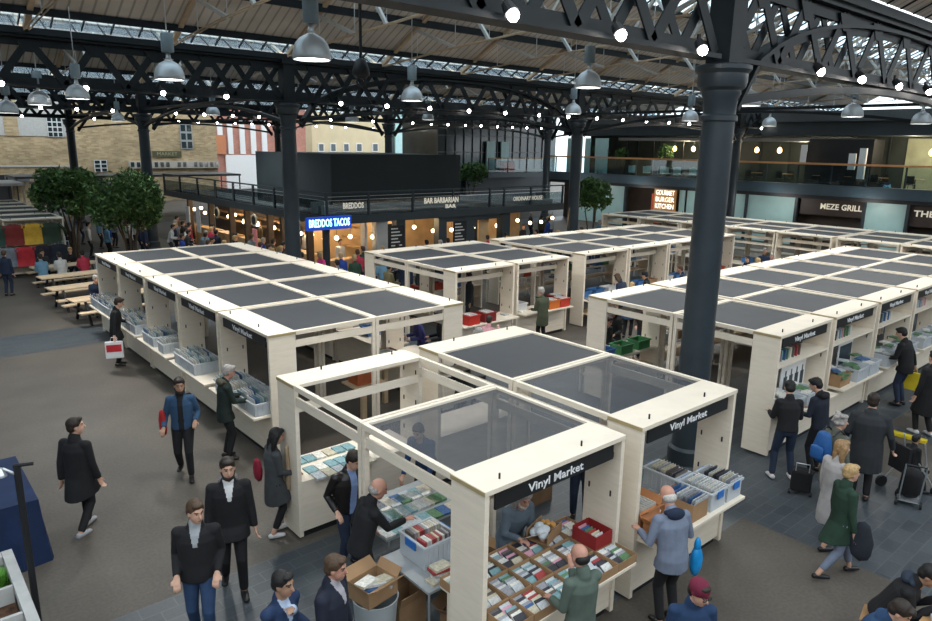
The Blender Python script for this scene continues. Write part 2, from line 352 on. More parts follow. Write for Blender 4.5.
    def tg(c):
        if (c-hc).length>.14*s: return 0
        if min((c-e).length for e in eyes)<.0125*s: return 1
        if (c-lip).length<.019*s and abs((Rh.inverted()@(c-lip)).z)<.007*s: return 2
        for q in brows:
            l=Rh.inverted()@(c-q)
            if abs(l.z)<.006*s and abs(l.y)<.02*s and abs(l.x)<.03*s: return 3
        return 0
    body=remesh(b,'body',mats,T,min(vox,.011) if vox<.02 else vox,2,tg)
    # ---- trousers
    if legs is not None:
        b=MB(); g=.016*s
        ring_tube(b,[TS(0,0,.1)*.0+pelvis+Rl@Vector((0,0,.05*s)),pelvis-Vector((0,0,.05*s))],[(.145*s*bulk,.10*s*bulk),(.158*s*bulk,.112*s*bulk)],16,side=(0,1,0))
        for i in (0,1):
            end=an[i]+(kn[i]-an[i]).normalized()*.04*s if not skirtleg else kn[i].lerp(an[i],.72)
            ring_tube(b,[hip[i],hip[i].lerp(kn[i],.5),kn[i],end],[.098*s*(.5+.5*bulk),.083*s,.066*s,.053*s],12)
        remesh(b,'trousers',legs,T,vox,2)
    # ---- top garment
    b=MB(); g=.02 if top_kind!='shirt' else .012
    hz=hem if hem is not None else (-.08 if top_kind=='jacket' else -.05)
    rows=[.50,.455,.37,.24,.1,-.02]; rad_=[(.085,.07),(.150,.10),(.182,.125),(.172,.122),(.163,.118),(.176,.125)]
    pts=[TS(0,0,z) for z in rows]; rr=[(a*s*bulk+g*s*.3,c*s*bulk+g*s*.3) for a,c in rad_]
    if hz<-.1:
        k=int(abs(hz)/.12)+1
        for q in range(1,k+1):
            z=-.02+(hz+.02)*q/k; base=pelvis+Vector((0,0,z*s))+ (Vector(((kn[0].x+kn[1].x)/2-0,0,0))*min(1,abs(z)/.45)*.55 if sit is None else Vector((.3*abs(z),0,0)))
            if sit is None: pts.append(base); w_=.18+.06*abs(z); rr.append((w_*s*bulk,(.14+.08*abs(z)+abs(stride)*.5*min(1,abs(z)/.3))*s*bulk))
    else: pts.append(TS(0,0,hz)); rr.append((.182*s*bulk,.13*s*bulk))
    ring_tube(b,pts,rr,18,side=Rl@Vector((0,1,0)),flat=True)
    slv=.95 if top_kind!='tee' else .0
    for i in (0,1):
        ellr(b,sh[i],(.068*s,.068*s,.062*s))
        ring_tube(b,[sh[i],sh[i].lerp(el[i],.5),el[i],el[i].lerp(hands[i],.5),el[i].lerp(hands[i],.93)],[.066*s,.059*s,.052*s,.048*s,.041*s],12,flat=True)
        ring_tube(b,[TS(0,0,.42),sh[i]],[.075*s,.066*s],12)
    ring_tube(b,[TS(0,0,.47),neck+Vector((0,0,.01*s))],[.085*s,.07*s],12)
    if collar: ring_tube(b,[TS(-.01,0,.5),neck+(neckt-neck)*.35],[.085*s,.078*s],14)
    if hood: pass
    front=inner is not None
    inv=Rl.inverted()
    def tt(c):
        if not front: return 0
        l=inv@(c-pelvis)/s
        return 1 if (l.x>.03 and abs(l.y)<.012+max(0,(l.z-.3))*.2 and l.z>(.1 if top_kind=='open' else .33)) or (top_kind=='open' and l.x>.05 and abs(l.y)<.045 and l.z>-.06) else 0
    remesh(b,'jacket' if top_kind!='shirt' else 'shirt',[top]+([inner] if front else []),T,vox,2,tt)
    if hood:
        b=MB(); ellr(b,TS(-.09,0,.52),(.06*s,.12*s,.07*s),Rl); ring_tube(b,[TS(-.02,.09,.53),TS(-.09,.0,.555),TS(-.02,-.09,.53)],[.03*s,.045*s,.03*s],10); remesh(b,'hood',hood,T,max(vox,.012),2)
    # ---- shoes
    for i in (0,1):
        b=MB(); f=an[i]; fd=Vector((1,.12 if i==0 else -.12,0)).normalized()
        ring_tube(b,[f+Vector((0,0,-.035*s))-fd*.045*s,f+fd*.06*s+Vector((0,0,-.042*s)),f+fd*.155*s+Vector((0,0,-.052*s))],[(.042*s,.042*s),(.045*s,.038*s),(.04*s,.028*s)],12,side=(0,1,0))
        b.box((0,0,0),(0.001,.001,.001)) if 0 else None
        remesh(b,'shoe',shoe,T,max(vox,.01),2)
    # ---- hair
    if hairk!='none':
        b=MB()
        if hairk in ('short','curly','long','bob','side'):
            ellr(b,HDp(-.022,0,.045),(.104*s,.091*s,.093*s),Rs); ellr(b,HDp(-.05,0,-.005),(.07*s,.085*s,.08*s),Rs)
            ellr(b,HDp(.045,0,.098),(.045*s,.062*s,.028*s),Rs)
        if hairk=='curly':
            rr_=random.Random(5)
            for q in range(26):
                a=rr_.uniform(0,6.28); z=rr_.uniform(-.03,.12); ellr(b,HDp(-.03+.09*math.cos(a)*(1 if math.cos(a)<0 else .6),.085*math.sin(a),z),(.03*s,.03*s,.03*s),Rs,8,6)
        if hairk in ('long','bob'):
            L_=.2 if hairk=='long' else .12
            for y in (-.065,0,.065): ring_tube(b,[HDp(-.05 if y==0 else -.01,y*1.1,.03),HDp(-.075 if y==0 else -.025,y*1.25,-.08),HDp(-.07 if y==0 else -.01,y*1.2,-.08-L_*.6)],[.05*s,.045*s,.03*s],10)
        if hairk=='bald':
            ellr(b,HDp(-.042,0,-.018),(.078*s,.087*s,.066*s),Rs)
        remesh(b,'hair',hair,T,max(min(vox,.014),.01),1)
    if hat is not None:
        b=MB(); ellr(b,HDp(-.015,0,.055),(.112*s,.097*s,.094*s),Rs); ring_tube(b,[HDp(.085,0,.03),HDp(.0,.09,.02),HDp(-.1,0,.01),HDp(0,-.09,.02),HDp(.085,0,.03)],[.018*s]*5,8); remesh(b,'hat',hat,T,max(min(vox,.014),.01),1)
    if beard is not None:
        b=MB(); ellr(b,HDp(.045,0,-.085),(.05*s,.056*s,.04*s),Rs); ring_tube(b,[HDp(.0,.066,-.03),HDp(.05,.045,-.088),HDp(.075,0,-.1),HDp(.05,-.045,-.088),HDp(.0,-.066,-.03)],[.018*s,.022*s,.026*s,.022*s,.018*s],8); remesh(b,'beard',beard,T,max(min(vox,.012),.01),1)
    if glasses:
        b=MB()
        for y in (.032,-.032): b.tube([HDp(.098,y+.024*math.cos(a/8*2*PI),.012+.019*math.sin(a/8*2*PI)) for a in range(9)],.0035,5)
        b.tube([HDp(.1,.01,.014),HDp(.1,-.01,.014)],.003,5); b.build('glasses',BLACK,T)
    T['_p']=0; del T['_p']
    return T,dict(hands=hands,TS=TS,HDp=HDp,s=s,neck=neck,hip=hip)
def wpt(T,p): return Matrix.Rotation(T.rotation_euler.z,3,'Z')@Vector(p)+Vector(T.location)
def bag(name,mt,loc,sz,label,rz=0,strap=None,cat='bag'):
    t=empty(name,loc,rz,label,cat); b=MB(); x,y,z=sz
    ring_tube(b,[(0,0,-z*.4),(0,0,0),(0,0,z*.4)],[(x*.5,y*.5),(x*.52,y*.55),(x*.45,y*.35)],16,side=(1,0,0)); b.build('bag_body',mt,t,smooth=True)
    if strap: b=MB(); b.tube([Vector(q) for q in strap],.008,6); b.build('strap',mt,t)
    return t
A_R,A_U,A_L,A_D=0,90,180,270
# 1 man in black coat walking away at left
person((1.85,10.5),face(80),'man in knee-length black coat walking away with grey trainers at the left',1.82,BLK,'jacket',BLK,SHOEG,HD,'short',stride=.2,head=(-.9,0),hem=-.3,collar=True,rh=(.1,-.24,.8),lh=(-.06,.24,.8),bulk=1.06)
# 2 denim jacket
T,_=person((3.62,11.4),face(285),'bearded man in blue denim jacket and dark scarf walking toward the viewer',1.82,cloth('mid_denim',(.028,.07,.14)),'open',BLK,SHOEB,HD,'short',skin=SKIN3,stride=.18,inner=BLK,beard=HD,collar=True,lh=(.18,.22,1.02),rh=(.2,-.26,.95),head=(.2,.1))
bag('red_bag',cloth('red_bag',(.4,.02,.02)),wpt(T,(.02,-.30,1.02)),(.1,.26,.3),'red bag carried under the arm of the denim-jacketed man')
# 3 black jacket man, jeans
person((2.32,7.14),face(283),'young man in black zip jacket and blue jeans with hands near pockets, lower left',1.84,BLK,'jacket',DENIM,SHOEB,HB,'short',stride=.14,inner=cloth('pale_grey_tee',(.32,.34,.36)),lh=(.16,.2,.93),rh=(.16,-.2,.93),head=(.55,.12),vox=.01,collar=True,bulk=1.12,hem=-.1)
# 4 bearded man parka
person((2.98,7.85),face(290),'bearded man in black parka with grey hood lining and white top, beside the young man',1.88,BLK,'jacket',BLK,SHOEB,HD,'side',stride=.16,inner=cloth('white_top',(.6,.6,.6)),beard=HD,hem=-.18,head=(.1,.08),hood=cloth('grey_hood_lining',(.16,.15,.15)),bulk=1.14,vox=.01)
# 5 blue suit
person((2.46,5.4),face(330),'man in blue suit jacket holding his hand to his chin at the bottom edge',1.78,cloth('bright_navy_suit',(.014,.032,.085)),'jacket',NAVY,SHOEB,HK,'short',skin=SKIN3,inner=cloth('light_blue_shirt',(.4,.48,.62)),rh=(.20,-.06,1.46),lh=(.16,.2,1.1),head=(.1,.1),vox=.01)
# 6 navy coat
person((2.95,5.32),face(345),'man in dark navy overcoat and purple tie walking right at the bottom',1.80,cloth('midnight_coat',(.012,.016,.032)),'jacket',NAVY,SHOEB,HB,'short',skin=SKIN2,inner=cloth('pale_shirt',(.4,.38,.42)),stride=.15,hem=-.3,head=(.05,.15),collar=True,vox=.01,bulk=1.15)
# 7 bald man reaching
T7,i7=person((4.0,6.42),face(30),'bald man in black jacket bending over and reaching into the clear book crate',1.80,BLK,'jacket',BLK,SHOEB,HG,'bald',skin=SKIN2,lean=.27,lh=(.2,.2,.95),rh=(.52,-.08,1.14),head=(-.2,.35),hem=-.1,collar=True,vox=.01,bulk=1.05)
# 8 leather jacket man
person((4.35,7.35),face(310),'man in black leather jacket over a pale blue shirt standing behind the front left post',1.80,mat('black_leather',(.012,.010,.010),.35),'open',DJEAN,SHOEB,HD,'short',inner=cloth('sky_shirt',(.2,.28,.5)),head=(.3,.4),lh=(.2,.26,.98),rh=(.2,-.26,.98),vox=.011,bulk=1.2,lean=.15)
# 9 girl in coat
T9,_=person((3.97,8.72),face(35),'woman in dark grey coat and beige scarf beside the open-framed stall post',1.70,cloth('dark_grey_coat',(.05,.055,.06)),'jacket',BLK,SHOEW,HK,'long',stride=.08,hem=-.35,rh=(.3,-.12,1.0),head=(-.2,.3),vox=.012,skirtleg=True)
bag('maroon_handbag',cloth('maroon_bag',(.22,.01,.03)),wpt(T9,(-.16,.2,1.0)),(.1,.22,.22),'maroon handbag on the shoulder of the woman in the grey coat')
sc=bag('beige_scarf',cloth('beige_scarf',(.38,.28,.18)),wpt(T9,(.17,-.1,1.05)),(.06,.1,.75),'long beige scarf hanging down the front of the woman in the grey coat',cat='scarf')
# 10 bearded vendor
T10,_=person((5.6,5.52),face(300),'bearded man with long grey hair reading a paper inside the disc stall',1.68,cloth('blue_grey_coat',(.12,.16,.20)),'jacket',CHAR,SHOEB,HG,'long',skin=SKIN2,beard=HW,lh=(.40,.14,1.1),rh=(.40,-.14,1.1),head=(-.1,.3),lean=.38,hem=-.2,bulk=1.08,vox=.011)
t=empty('paper_sheet',wpt(T10,(.46,0,1.1)),T10.rotation_euler.z,'white sheet of paper held by the long-haired vendor','paper'); b=MB(); b.box((-.10,-.13,-.001),(.10,.13,.001),rot=(0,-.6,0)); b.build('sheet',PAGE,t)
# 11 green-coated man
person((4.99,3.90),face(118),'balding man in long green-grey raincoat browsing compact discs, hand at his chin',1.74,cloth('green_grey_coat',(.085,.115,.095)),'jacket',CHAR,SHOEB,HK,'bald',skin=SKIN2,hem=-.4,head=(.15,.3),rh=(.22,-.02,1.40),lh=(.28,.18,1.05),collar=True,vox=.01)
# 12 grey jacket bald
person((6.68,3.93),face(110),'bald man in blue-grey jacket with navy hood browsing records, seen from behind',1.78,cloth('slate_blue_jacket',(.16,.19,.26)),'jacket',BLK,SHOEB,HW,'bald',skin=SKIN2,hem=-.15,lean=.18,lh=(.34,.25,1.12),rh=(.34,-.25,1.12),head=(0,.45),hood=NAVY,bulk=1.14,vox=.01)
# 13 beanie
person((5.44,2.94),face(270),'man in burgundy beanie and glasses with navy jacket at the bottom centre',1.72,cloth('navy_anorak',(.012,.035,.09)),'jacket',DJEAN,SHOEB,HD,'short',head=(.5,.25),hat=cloth('burgundy_knit',(.14,.012,.035)),glasses=True,collar=True,vox=.01,bulk=1.05)
# 14 jeans back
person((11.55,4.86),face(85),'man in black jumper and jeans with white trainers standing at the first right-block counter',1.80,BLK,'jacket',DJEAN,SHOEW,HK,'short',lean=.1,lh=(.35,.2,1.1),rh=(.35,-.18,1.1),head=(-.1,.35),stance=.16,hem=-.04)
# 15 hoodie
person((12.24,4.60),face(120),'man in dark hooded jacket beside the man in the black jumper',1.78,cloth('ink_navy',(.012,.016,.028)),'jacket',BLK,SHOEB,HK,'short',lean=.15,lh=(.35,.2,1.08),rh=(.35,-.2,1.08),head=(.4,.4),hood=BLK)
# 16 woman with blue backpack
T16,_=person((10.95,3.86),face(25),'woman with curly grey hair in olive coat wearing a blue backpack',1.70,cloth('olive_coat',(.10,.105,.085)),'jacket',BLK,SHOEB,HG,'curly',stride=.08,hem=-.35,head=(-.5,.1),bulk=1.05)
t=empty('backpack',wpt(T16,(-.27,0,1.18)),T16.rotation_euler.z,'bright blue backpack worn by the curly grey-haired woman','backpack'); BP=cloth('royal_blue_nylon',(.015,.09,.28),.6)
b=MB(); ring_tube(b,[(0,0,-.2),(-.01,0,0),(0,0,.18)],[(.13,.08),(.15,.10),(.11,.07)],16,side=(0,1,0)); b.build('main_pocket',BP,t,smooth=True); b=MB(); ring_tube(b,[(-.13,0,-.15),(-.13,0,.0)],[(.11,.04),(.11,.04)],12,side=(0,1,0)); b.build('front_pocket',BP,t,smooth=True)
for y in (-.1,.1): b=MB(); b.tube([(.06,y,.18),(.2,y*1.1,.26),(.38,y*1.2,.12),(.36,y*1.2,-.1),(.1,y,-.18)],.014,6); b.build('shoulder_strap',BLACK,t)
# 17 blonde pale coat
person((9.93,3.44),face(18),'blonde woman in pale beige coat walking with bare legs and black shoes',1.70,cloth('pale_coat',(.38,.36,.36)),'jacket',None,SHOEB,hairm('dark_blond',(.28,.17,.08)),'long',stride=.14,hem=-.45,head=(-.3,.1))
# 18 green coat short blond
T18,_=person((9.25,3.05),face(5),'woman with short blond hair in dark green coat and grey trousers striding right',1.68,cloth('bottle_green_coat',(.018,.045,.028)),'jacket',cloth('dusty_blue_trousers',(.16,.19,.26)),SHOEB,HBL,'short',stride=.3,hem=-.3,head=(-.1,.05),collar=True,skirtleg=True,vox=.011)
bag('dark_shopping_bag',cloth('dark_bag',(.02,.025,.035)),wpt(T18,(.12,-.28,.72)),(.09,.26,.42),'dark cloth bag carried by the woman in the green coat')
# 19 large man
T19,_=person((11.83,3.70),face(62),'large man in long black coat with his back turned, pulling a trolley',1.86,CHAR,'jacket',BLK,SHOEB,HD,'short',hem=-.4,bulk=1.3,head=(-.1,.1),rh=(.1,-.36,.88),lh=(.15,.3,.9))
tr=empty('luggage_trolley',(12.1,3.05,0),face(60),'folding luggage trolley with silver handle beside the large man','trolley')
for y in (-.14,.14): b=MB(); b.tube([(.1,y,.1),(-.25,y,.85)],.012,6); b.build('handle_tube',METALW,tr)
b=MB(); b.tube([(-.25,-.14,.85),(-.25,.14,.85)],.014,6); b.build('hand_grip',BLACK,tr); b=MB(); b.box((.1,-.16,.08),(.42,.16,.1)); b.build('base_plate',METALW,tr)
for y in (-.17,.17): b=MB(); b.tube([(.1,y-.015,.06),(.1,y+.015,.06)],.06,14); b.build('wheel',BLACK,tr)
b=MB(); ring_tube(b,[(.25,0,.22),(.16,0,.55)],[(.16,.12),(.15,.11)],12,side=(0,1,0)); b.build('black_bag_load',cloth('trolley_bag',(.012,.012,.014)),tr,smooth=True)
# 20 pushchair with child
pc=empty('pushchair',(12.78,3.3,0),face(10),'black pushchair with metal frame beside the trolley','pushchair')
for y in (-.22,.22):
    b=MB(); b.tube([(-.3,y,.10),(.1,y,.55),(.0,y,.95)],.013,6); b.build('frame_tube',METALW,pc); b=MB(); b.tube([(.35,y,.08),(-.05,y,.6)],.013,6); b.build('frame_tube',METALW,pc)
    for x,r_ in ((-.3,.10),(.35,.08)): b=MB(); b.tube([(x,y-.02,r_),(x,y+.02,r_)],r_,16); b.build('wheel',BLACK,pc)
b=MB(); b.box((-.2,-.2,.4),(.2,.2,.45)); b.box((-.24,-.2,.4),(-.19,.2,.85)); b.build('seat',BLK,pc)
person((12.71,3.27),face(10),'dark-haired child in black sitting in the pushchair',1.15,BLK,'jacket',BLK,SHOEB,HK,'short',skin=SKIN3,sit=.46,lh=(.24,.1,.55),rh=(.24,-.1,.55))
# small case on floor
ca=empty('camera_case',(11.3,4.42,0),.4,'black wheeled case standing behind the woman with the backpack','case'); b=MB(); b.box((-.12,-.16,.06),(.12,.16,.42)); b.build('case_body',BLK,ca,bevel=.03)
for y in (-.16,.16): b=MB(); b.tube([(-.1,y-.02,.04),(-.1,y+.02,.04)],.04,10); b.build('wheel',BLACK,ca)
b=MB(); b.tube([(-.1,-.1,.42),(-.1,-.1,.56),(-.1,.1,.56),(-.1,.1,.42)],.01,6); b.build('pull_handle',METALW,ca)
# 21 yellow bag man
T21,_=person((17.25,4.86),face(125),'man in black coat and jeans bending at the third right-block counter with a yellow bag',1.84,BLK,'jacket',DJEAN,SHOEB,HK,'short',lean=.2,lh=(.4,.2,1.05),rh=(-.05,-.36,.82),hem=-.15,bulk=1.1,head=(.2,.3))
yb=empty('yellow_carrier_bag',wpt(T21,(-.02,-.4,.55)),T21.rotation_euler.z,'bright yellow carrier bag held by the man in black at the right edge','bag'); YEL=mat('yellow_plastic',(.72,.55,.03),.45,0,.1,6)
b=MB(); b.box((-.16,-.04,-.24),(.16,.04,.18)); b.build('bag_body',YEL,yb,bevel=.015); b=MB(); b.tube([(-.08,0,.18),(-.06,0,.3),(.06,0,.3),(.08,0,.18)],.008,6); b.build('handle',YEL,yb)
# 22 edge person
person((15.75,3.95),face(100),'person in long black coat and white trainers cut by the right edge',1.80,BLK,'jacket',BLK,SHOEW,HK,'short',hem=-.45,bulk=1.1,stride=.08)
ys=MB(); ys.box((15.25,3.75,0.002),(15.4,4.5,.06)); o=ys.build('yellow_floor_barrier',YEL); tag(o,'low yellow strip lying on the floor by the right edge','barrier')
# 23,24 seated diners
ft=empty('dining_table',(8.0,1.3,0),0,'table with a food box between the seated diners at the bottom right','table'); b=MB(); b.box((-.95,-.4,.7),(.9,.42,.74)); b.build('tabletop',TIMB,ft)
for x in (-.85,.8):
    for y in (-.35,.35): b=MB(); b.box((x-.025,y-.025,0),(x+.025,y+.025,.7)); b.build('leg',BLACK,ft)
T23,_=person((8.15,2.12),face(-40),'seated man in black jacket and white collar leaning over his food, bottom right',1.76,BLK,'jacket',BLK,SHOEB,HK,'short',skin=SKIN3,sit=.46,lean=.5,lh=(.48,.12,.86),rh=(.48,-.1,.86),head=(-.1,.4),collar=True,hood=cloth('dark_blue_collar',(.02,.03,.05)),vox=.01,bulk=1.08)
T24,_=person((7.22,2.08),face(-35),'seated man in denim blue jacket bowing his head at the bottom right corner',1.76,cloth('blue_denim_shirt',(.02,.055,.13)),'jacket',DJEAN,SHOEB,HD,'short',sit=.44,lean=.45,lh=(.46,.14,.84),rh=(.46,-.1,.84),head=(-.15,.45),collar=True,vox=.01)
for (x,y,lb) in ((8.15,2.14,'wooden stool under the seated man in black'),(7.22,2.10,'wooden stool under the seated man in denim blue')):
    t=empty('stool',(x,y,0),face(-38),lb,'stool'); b=MB(); b.box((-.18,-.18,.40),(.18,.18,.43)); b.build('seat',TIMB,t,bevel=.01)
    for sx in (-1,1):
        for sy in (-1,1): b=MB(); b.tube([(sx*.14,sy*.14,.40),(sx*.17,sy*.17,0)],.018,6); b.build('leg',TIMB,t)
fb=empty('food_box',(8.12,1.55,.742),face(-20),'open takeaway food box with pale food on the table','food box'); b=MB(); b.box((-.12,-.09,0),(.12,.09,.008)); b.box((-.12,-.09,.008),(-.112,.09,.05)); b.box((.112,-.09,.008),(.12,.09,.05)); b.box((-.112,-.09,.008),(.112,-.082,.05)); b.box((-.112,.082,.008),(.112,.09,.05)); b.build('box',WHITEP,fb)
b=MB()
for i in range(9): b.ell((rnd.uniform(-.08,.08),rnd.uniform(-.06,.06),.03),(.03,.025,.02),8,6)
b.build('food',mat('pale_food',(.62,.5,.22),.7,0,.3,20),fb,smooth=True)
# 25 bag man
T25,_=person((4.45,18.55),face(20),'man in black coat carrying a white and red shopping bag at the left row',1.80,BLK,'jacket',BLK,SHOEB,HD,'short',lean=.12,lh=(.38,.2,1.05),rh=(.0,-.3,.82),hem=-.25,head=(.0,.35),vox=.015)
wb=empty('shopping_bag',wpt(T25,(-.02,-.33,.52)),T25.rotation_euler.z,'white shopping bag with red blocks held by the man in the black coat','bag'); b=MB(); b.box((-.2,-.05,-.22),(.2,.05,.2)); b.build('bag_body',WHITEP,wb,bevel=.01); b=MB(); b.box((-.17,-.056,-.05),(.17,-.051,.13)); b.box((-.17,.051,-.05),(.17,.056,.13)); b.build('red_print',cloth('red_print',(.5,.03,.04)),wb); b=MB(); b.tube([(-.08,0,.2),(-.05,0,.31),(.05,0,.31),(.08,0,.2)],.007,6); b.build('handle',WHITEP,wb)
# 26 K man
person((4.42,11.6),face(32),'man in dark green-black hooded coat leafing through crates at the nearest left stall',1.80,cloth('black_green_coat',(.014,.024,.02)),'jacket',BLK,SHOEB,HG,'short',skin=SKIN2,lean=.08,lh=(.4,.12,1.1),rh=(.4,-.12,1.08),hem=-.18,head=(-.1,.3),hood=cloth('olive_hood',(.07,.065,.045)))
# 27 inside near block
person((5.55,6.95-.0),face(200),'person in bright blue padded jacket stooping inside the nearest stall',1.72,cloth('cobalt_padded',(.015,.05,.14)),'jacket',BLK,SHOEB,HD,'short',lean=.45,lh=(.35,.2,.8),rh=(.35,-.2,.8),head=(0,.2),vox=.014) if 0 else person((5.95,7.75),face(250),'person in blue padded jacket stooping behind the folding table of comics',1.72,cloth('cobalt_padded',(.015,.05,.14)),'jacket',BLK,SHOEB,HD,'short',lean=.45,lh=(.38,.2,.85),rh=(.38,-.2,.85),head=(0,.2),vox=.014)
person((7.75,6.2),face(255),'vendor in dark clothes standing under the second near stall roof',1.78,CHAR,'jacket',DJEAN,SHOEB,HD,'short',lean=.2,rh=(.38,-.15,1.05),lh=(.3,.2,1.0),head=(0,.3),vox=.014)
# mid-distance figures
MID=[((22.6,11.4),100,'man in charcoal coat browsing between the middle and right blocks',CHAR,HG,.1),((24.9,12.3),80,'woman in dark red coat between the middle and right blocks',cloth('dark_red_coat',(.2,.03,.03)),HBL,.0),((8.6,9.95),140,'person in black with back turned at the end of the left block',BLK,HD,.1),((10.0,13.2),200,'man in purple-blue jacket leaning into the right end of the left block',cloth('indigo_jacket',(.03,.03,.13)),HD,.3),
((10.3,12.7),190,'dark-haired man in black jacket at the right end of the left block',BLK,HD,.15),
((9.72,10.75),100,'grey-haired person in grey top at the end of the left block',cloth('mid_grey_top',(.2,.21,.22)),HG,.1),
((11.75,12.75),60,'child-like seated visitor in pink shirt by the middle block',cloth('pink_shirt',(.5,.25,.28)),HD,.2),
((14.35,13.2),120,'greying man in olive green coat standing at the middle block counter',cloth('olive_green_coat',(.05,.06,.035)),HG,.15),
((14.1,9.9+.6),230,'person in black coat between the middle and right blocks',BLK,HD,.2),
((15.5,10.6),250,'person in dark brown coat at the back counter of the right block',cloth('dark_brown_coat',(.04,.03,.025)),HB,.2),
((13.2,10.2),300,'person in charcoal coat at the left back corner of the right block',CHAR,HD,.25),
((18.1,13.2),130,'dark-coated person bending over the middle block counter with a tan bag',NAVY,HB,.45),
((19.3,13.15),150,'man in black hat and black coat at the middle block counter',BLK,HK,.15),
((21.2,13.0),160,'bearded man in navy jacket with white collar at the middle block',NAVY,HB,.2),
((22.3,13.0),120,'person in dark blue top behind the nearest column',cloth('deep_blue_top',(.02,.03,.07)),HB,.1),
((25.6,13.0),200,'person in black with a red bag right of the nearest column',BLK,HK,.1),
((26.6,12.6),240,'person in light blue jacket right of the nearest column',cloth('light_blue_jacket',(.12,.28,.42)),HG,.1),
((27.4,13.3),260,'grey-haired man in navy suit among the farther stalls',NAVY,HG,.0),
((27.4,11.6),180,'man in plaid-brown shirt at the near row before the restaurants',cloth('muted_plaid',(.22,.17,.15)),HB,.15),
((17.0,12.2),60,'woman in blue coat at the aisle of the middle block',cloth('steel_blue_coat',(.05,.1,.2)),HBL,.2),
((14.0,16.0),200,'man in dark jeans standing inside the middle block',CHAR,HD,.0),
((10.9,19.4),240,'bald man in black coat and white shirt left of the middle block',BLK,HD,.1),
((10.6,20.4),280,'person in brown coat waiting left of the middle block',cloth('brown_coat',(.08,.06,.035)),HB,.0),
((12.4,19.2),60,'person in black behind the left post of the middle block',BLK,HK,.1),
((13.2,19.3),50,'person in khaki coat behind the middle block',cloth('khaki_coat',(.16,.14,.07)),HB,.1),
((14.2,19.6),260,'man in dark blue coat facing the viewer behind the middle block',NAVY,HD,.0),
((12.6,22.6),220,'woman in bright pink top before the pavilion',cloth('bright_pink_top',(.62,.05,.22)),HBL,.1),
((3.7,29.6),100,'man in dark blue jacket standing at the left edge by the jackets',NAVY,HB,.0)]
for k,(p,a,lb,c,hr,ln) in enumerate(MID):
    sitk=.48 if 'seated' in lb else None
    person(p,face(a),lb,1.74+.05*((k*7)%3-1),c,'jacket',(DJEAN,BLK,CHAR)[k%3],SHOEB,hr,('short','short','bob')[k%3] if 'man ' not in lb.split(' in ')[0]+' ' or 'woman' in lb else 'short',(SKIN,SKIN2,SKIN3)[k%3],lean=ln,lh=(.36,.18,1.05) if ln>.05 else None,rh=(.36,-.18,1.05) if ln>.05 else None,head=(.1,ln),vox=.02,hem=(-.1,-.3,-.2)[k%3],inner=cloth('white_top',(.6,.6,.6)) if 'white' in lb else None,hat=BLK if 'hat' in lb else None,sit=sitk)
t=empty('low_stool',(11.72,12.73,0),0,'low stool under the visitor in the pink shirt','stool'); b=MB(); b.box((-.17,-.17,.4),(.17,.17,.44)); b.build('seat',TIMB,t)
for sx in (-1,1):
    for sy in (-1,1): b=MB(); b.box((sx*.13-.02,sy*.13-.02,0),(sx*.13+.02,sy*.13+.02,.4)); b.build('leg',TIMB,t)
# far crowd: a handful of base figures re-dressed through object material slots
BASE=[]
def redress(o,top,legs,hr):
    for ch in o.children:
        m={'jacket':top,'trousers':legs,'hair':hr}.get(ch.name.split('.')[0])
        if m and ch.material_slots: ch.material_slots[0].link='OBJECT'; ch.material_slots[0].material=m
TOPS=[('black',BLK),('navy',NAVY),('grey',cloth('mid_grey_top',(.2,.21,.22))),('red',cloth('crimson_top',(.4,.03,.06))),('pale blue',cloth('pale_blue_denim',(.12,.24,.34))),('white',cloth('off_white_top',(.5,.5,.48))),('dark green',cloth('forest_top',(.02,.05,.03))),('royal blue',cloth('royal_top',(.02,.06,.3))),('brown',cloth('brown_coat',(.08,.06,.035))),('charcoal',CHAR)]
def far_person(x,y,az,topi,hr,label,pose=0,group=None,z=0):
    if len(BASE)<=pose or BASE[pose] is None:
        while len(BASE)<=pose: BASE.append(None)
        kw=[dict(),dict(stride=.12),dict(lean=.25,lh=(.35,.2,1.05),rh=(.35,-.2,1.05)),dict(sit=.47,lean=.25,lh=(.4,.15,.8),rh=(.4,-.15,.8))][pose]
        T,_=person((x,y),az,label,1.74,BLK,'jacket',CHAR,SHOEB,HD,'short',vox=.026,**kw); BASE[pose]=T
        redress(T,TOPS[topi][1],DJEAN,hr); T.location.z=z
        if group: T['group']=group
        return T
    T=dup(BASE[pose],(x,y,z),az,label,group); redress(T,TOPS[topi][1],(DJEAN,BLK,CHAR)[topi%3],hr); return T
# picnic table diners
for k,(x,y,a,ti,hr,lb) in enumerate(((5.55,24.75-1.6+.0,90,1,HW,'white-haired man in navy sitting alone at the nearest picnic table, facing the viewer'),
 (4.95,30.15,90,4,HD,'diner in pale blue denim with their back turned at the farthest picnic table'),(5.6,30.2,90,5,HD,'diner in white top with a dark backpack strap at the farthest picnic table'),(6.4,30.25,90,3,HK,'diner in crimson top with back turned at the farthest picnic table'),
 (5.2,31.75,270,9,HD,'diner facing the viewer at the left of the farthest picnic table'),(6.2,31.8,270,0,HBL,'blond diner in black at the farthest picnic table'),(6.75,29.35,250,4,HG,'grey-haired diner in pale blue near the round tree'))):
    if k==0: far_person(5.45,24.66,-PI/2,ti,hr,lb,3)
    elif a==90: far_person(x,y,PI/2+.1,ti,hr,lb,3)
    else: far_person(x,y,-PI/2+.1,ti,hr,lb,3)
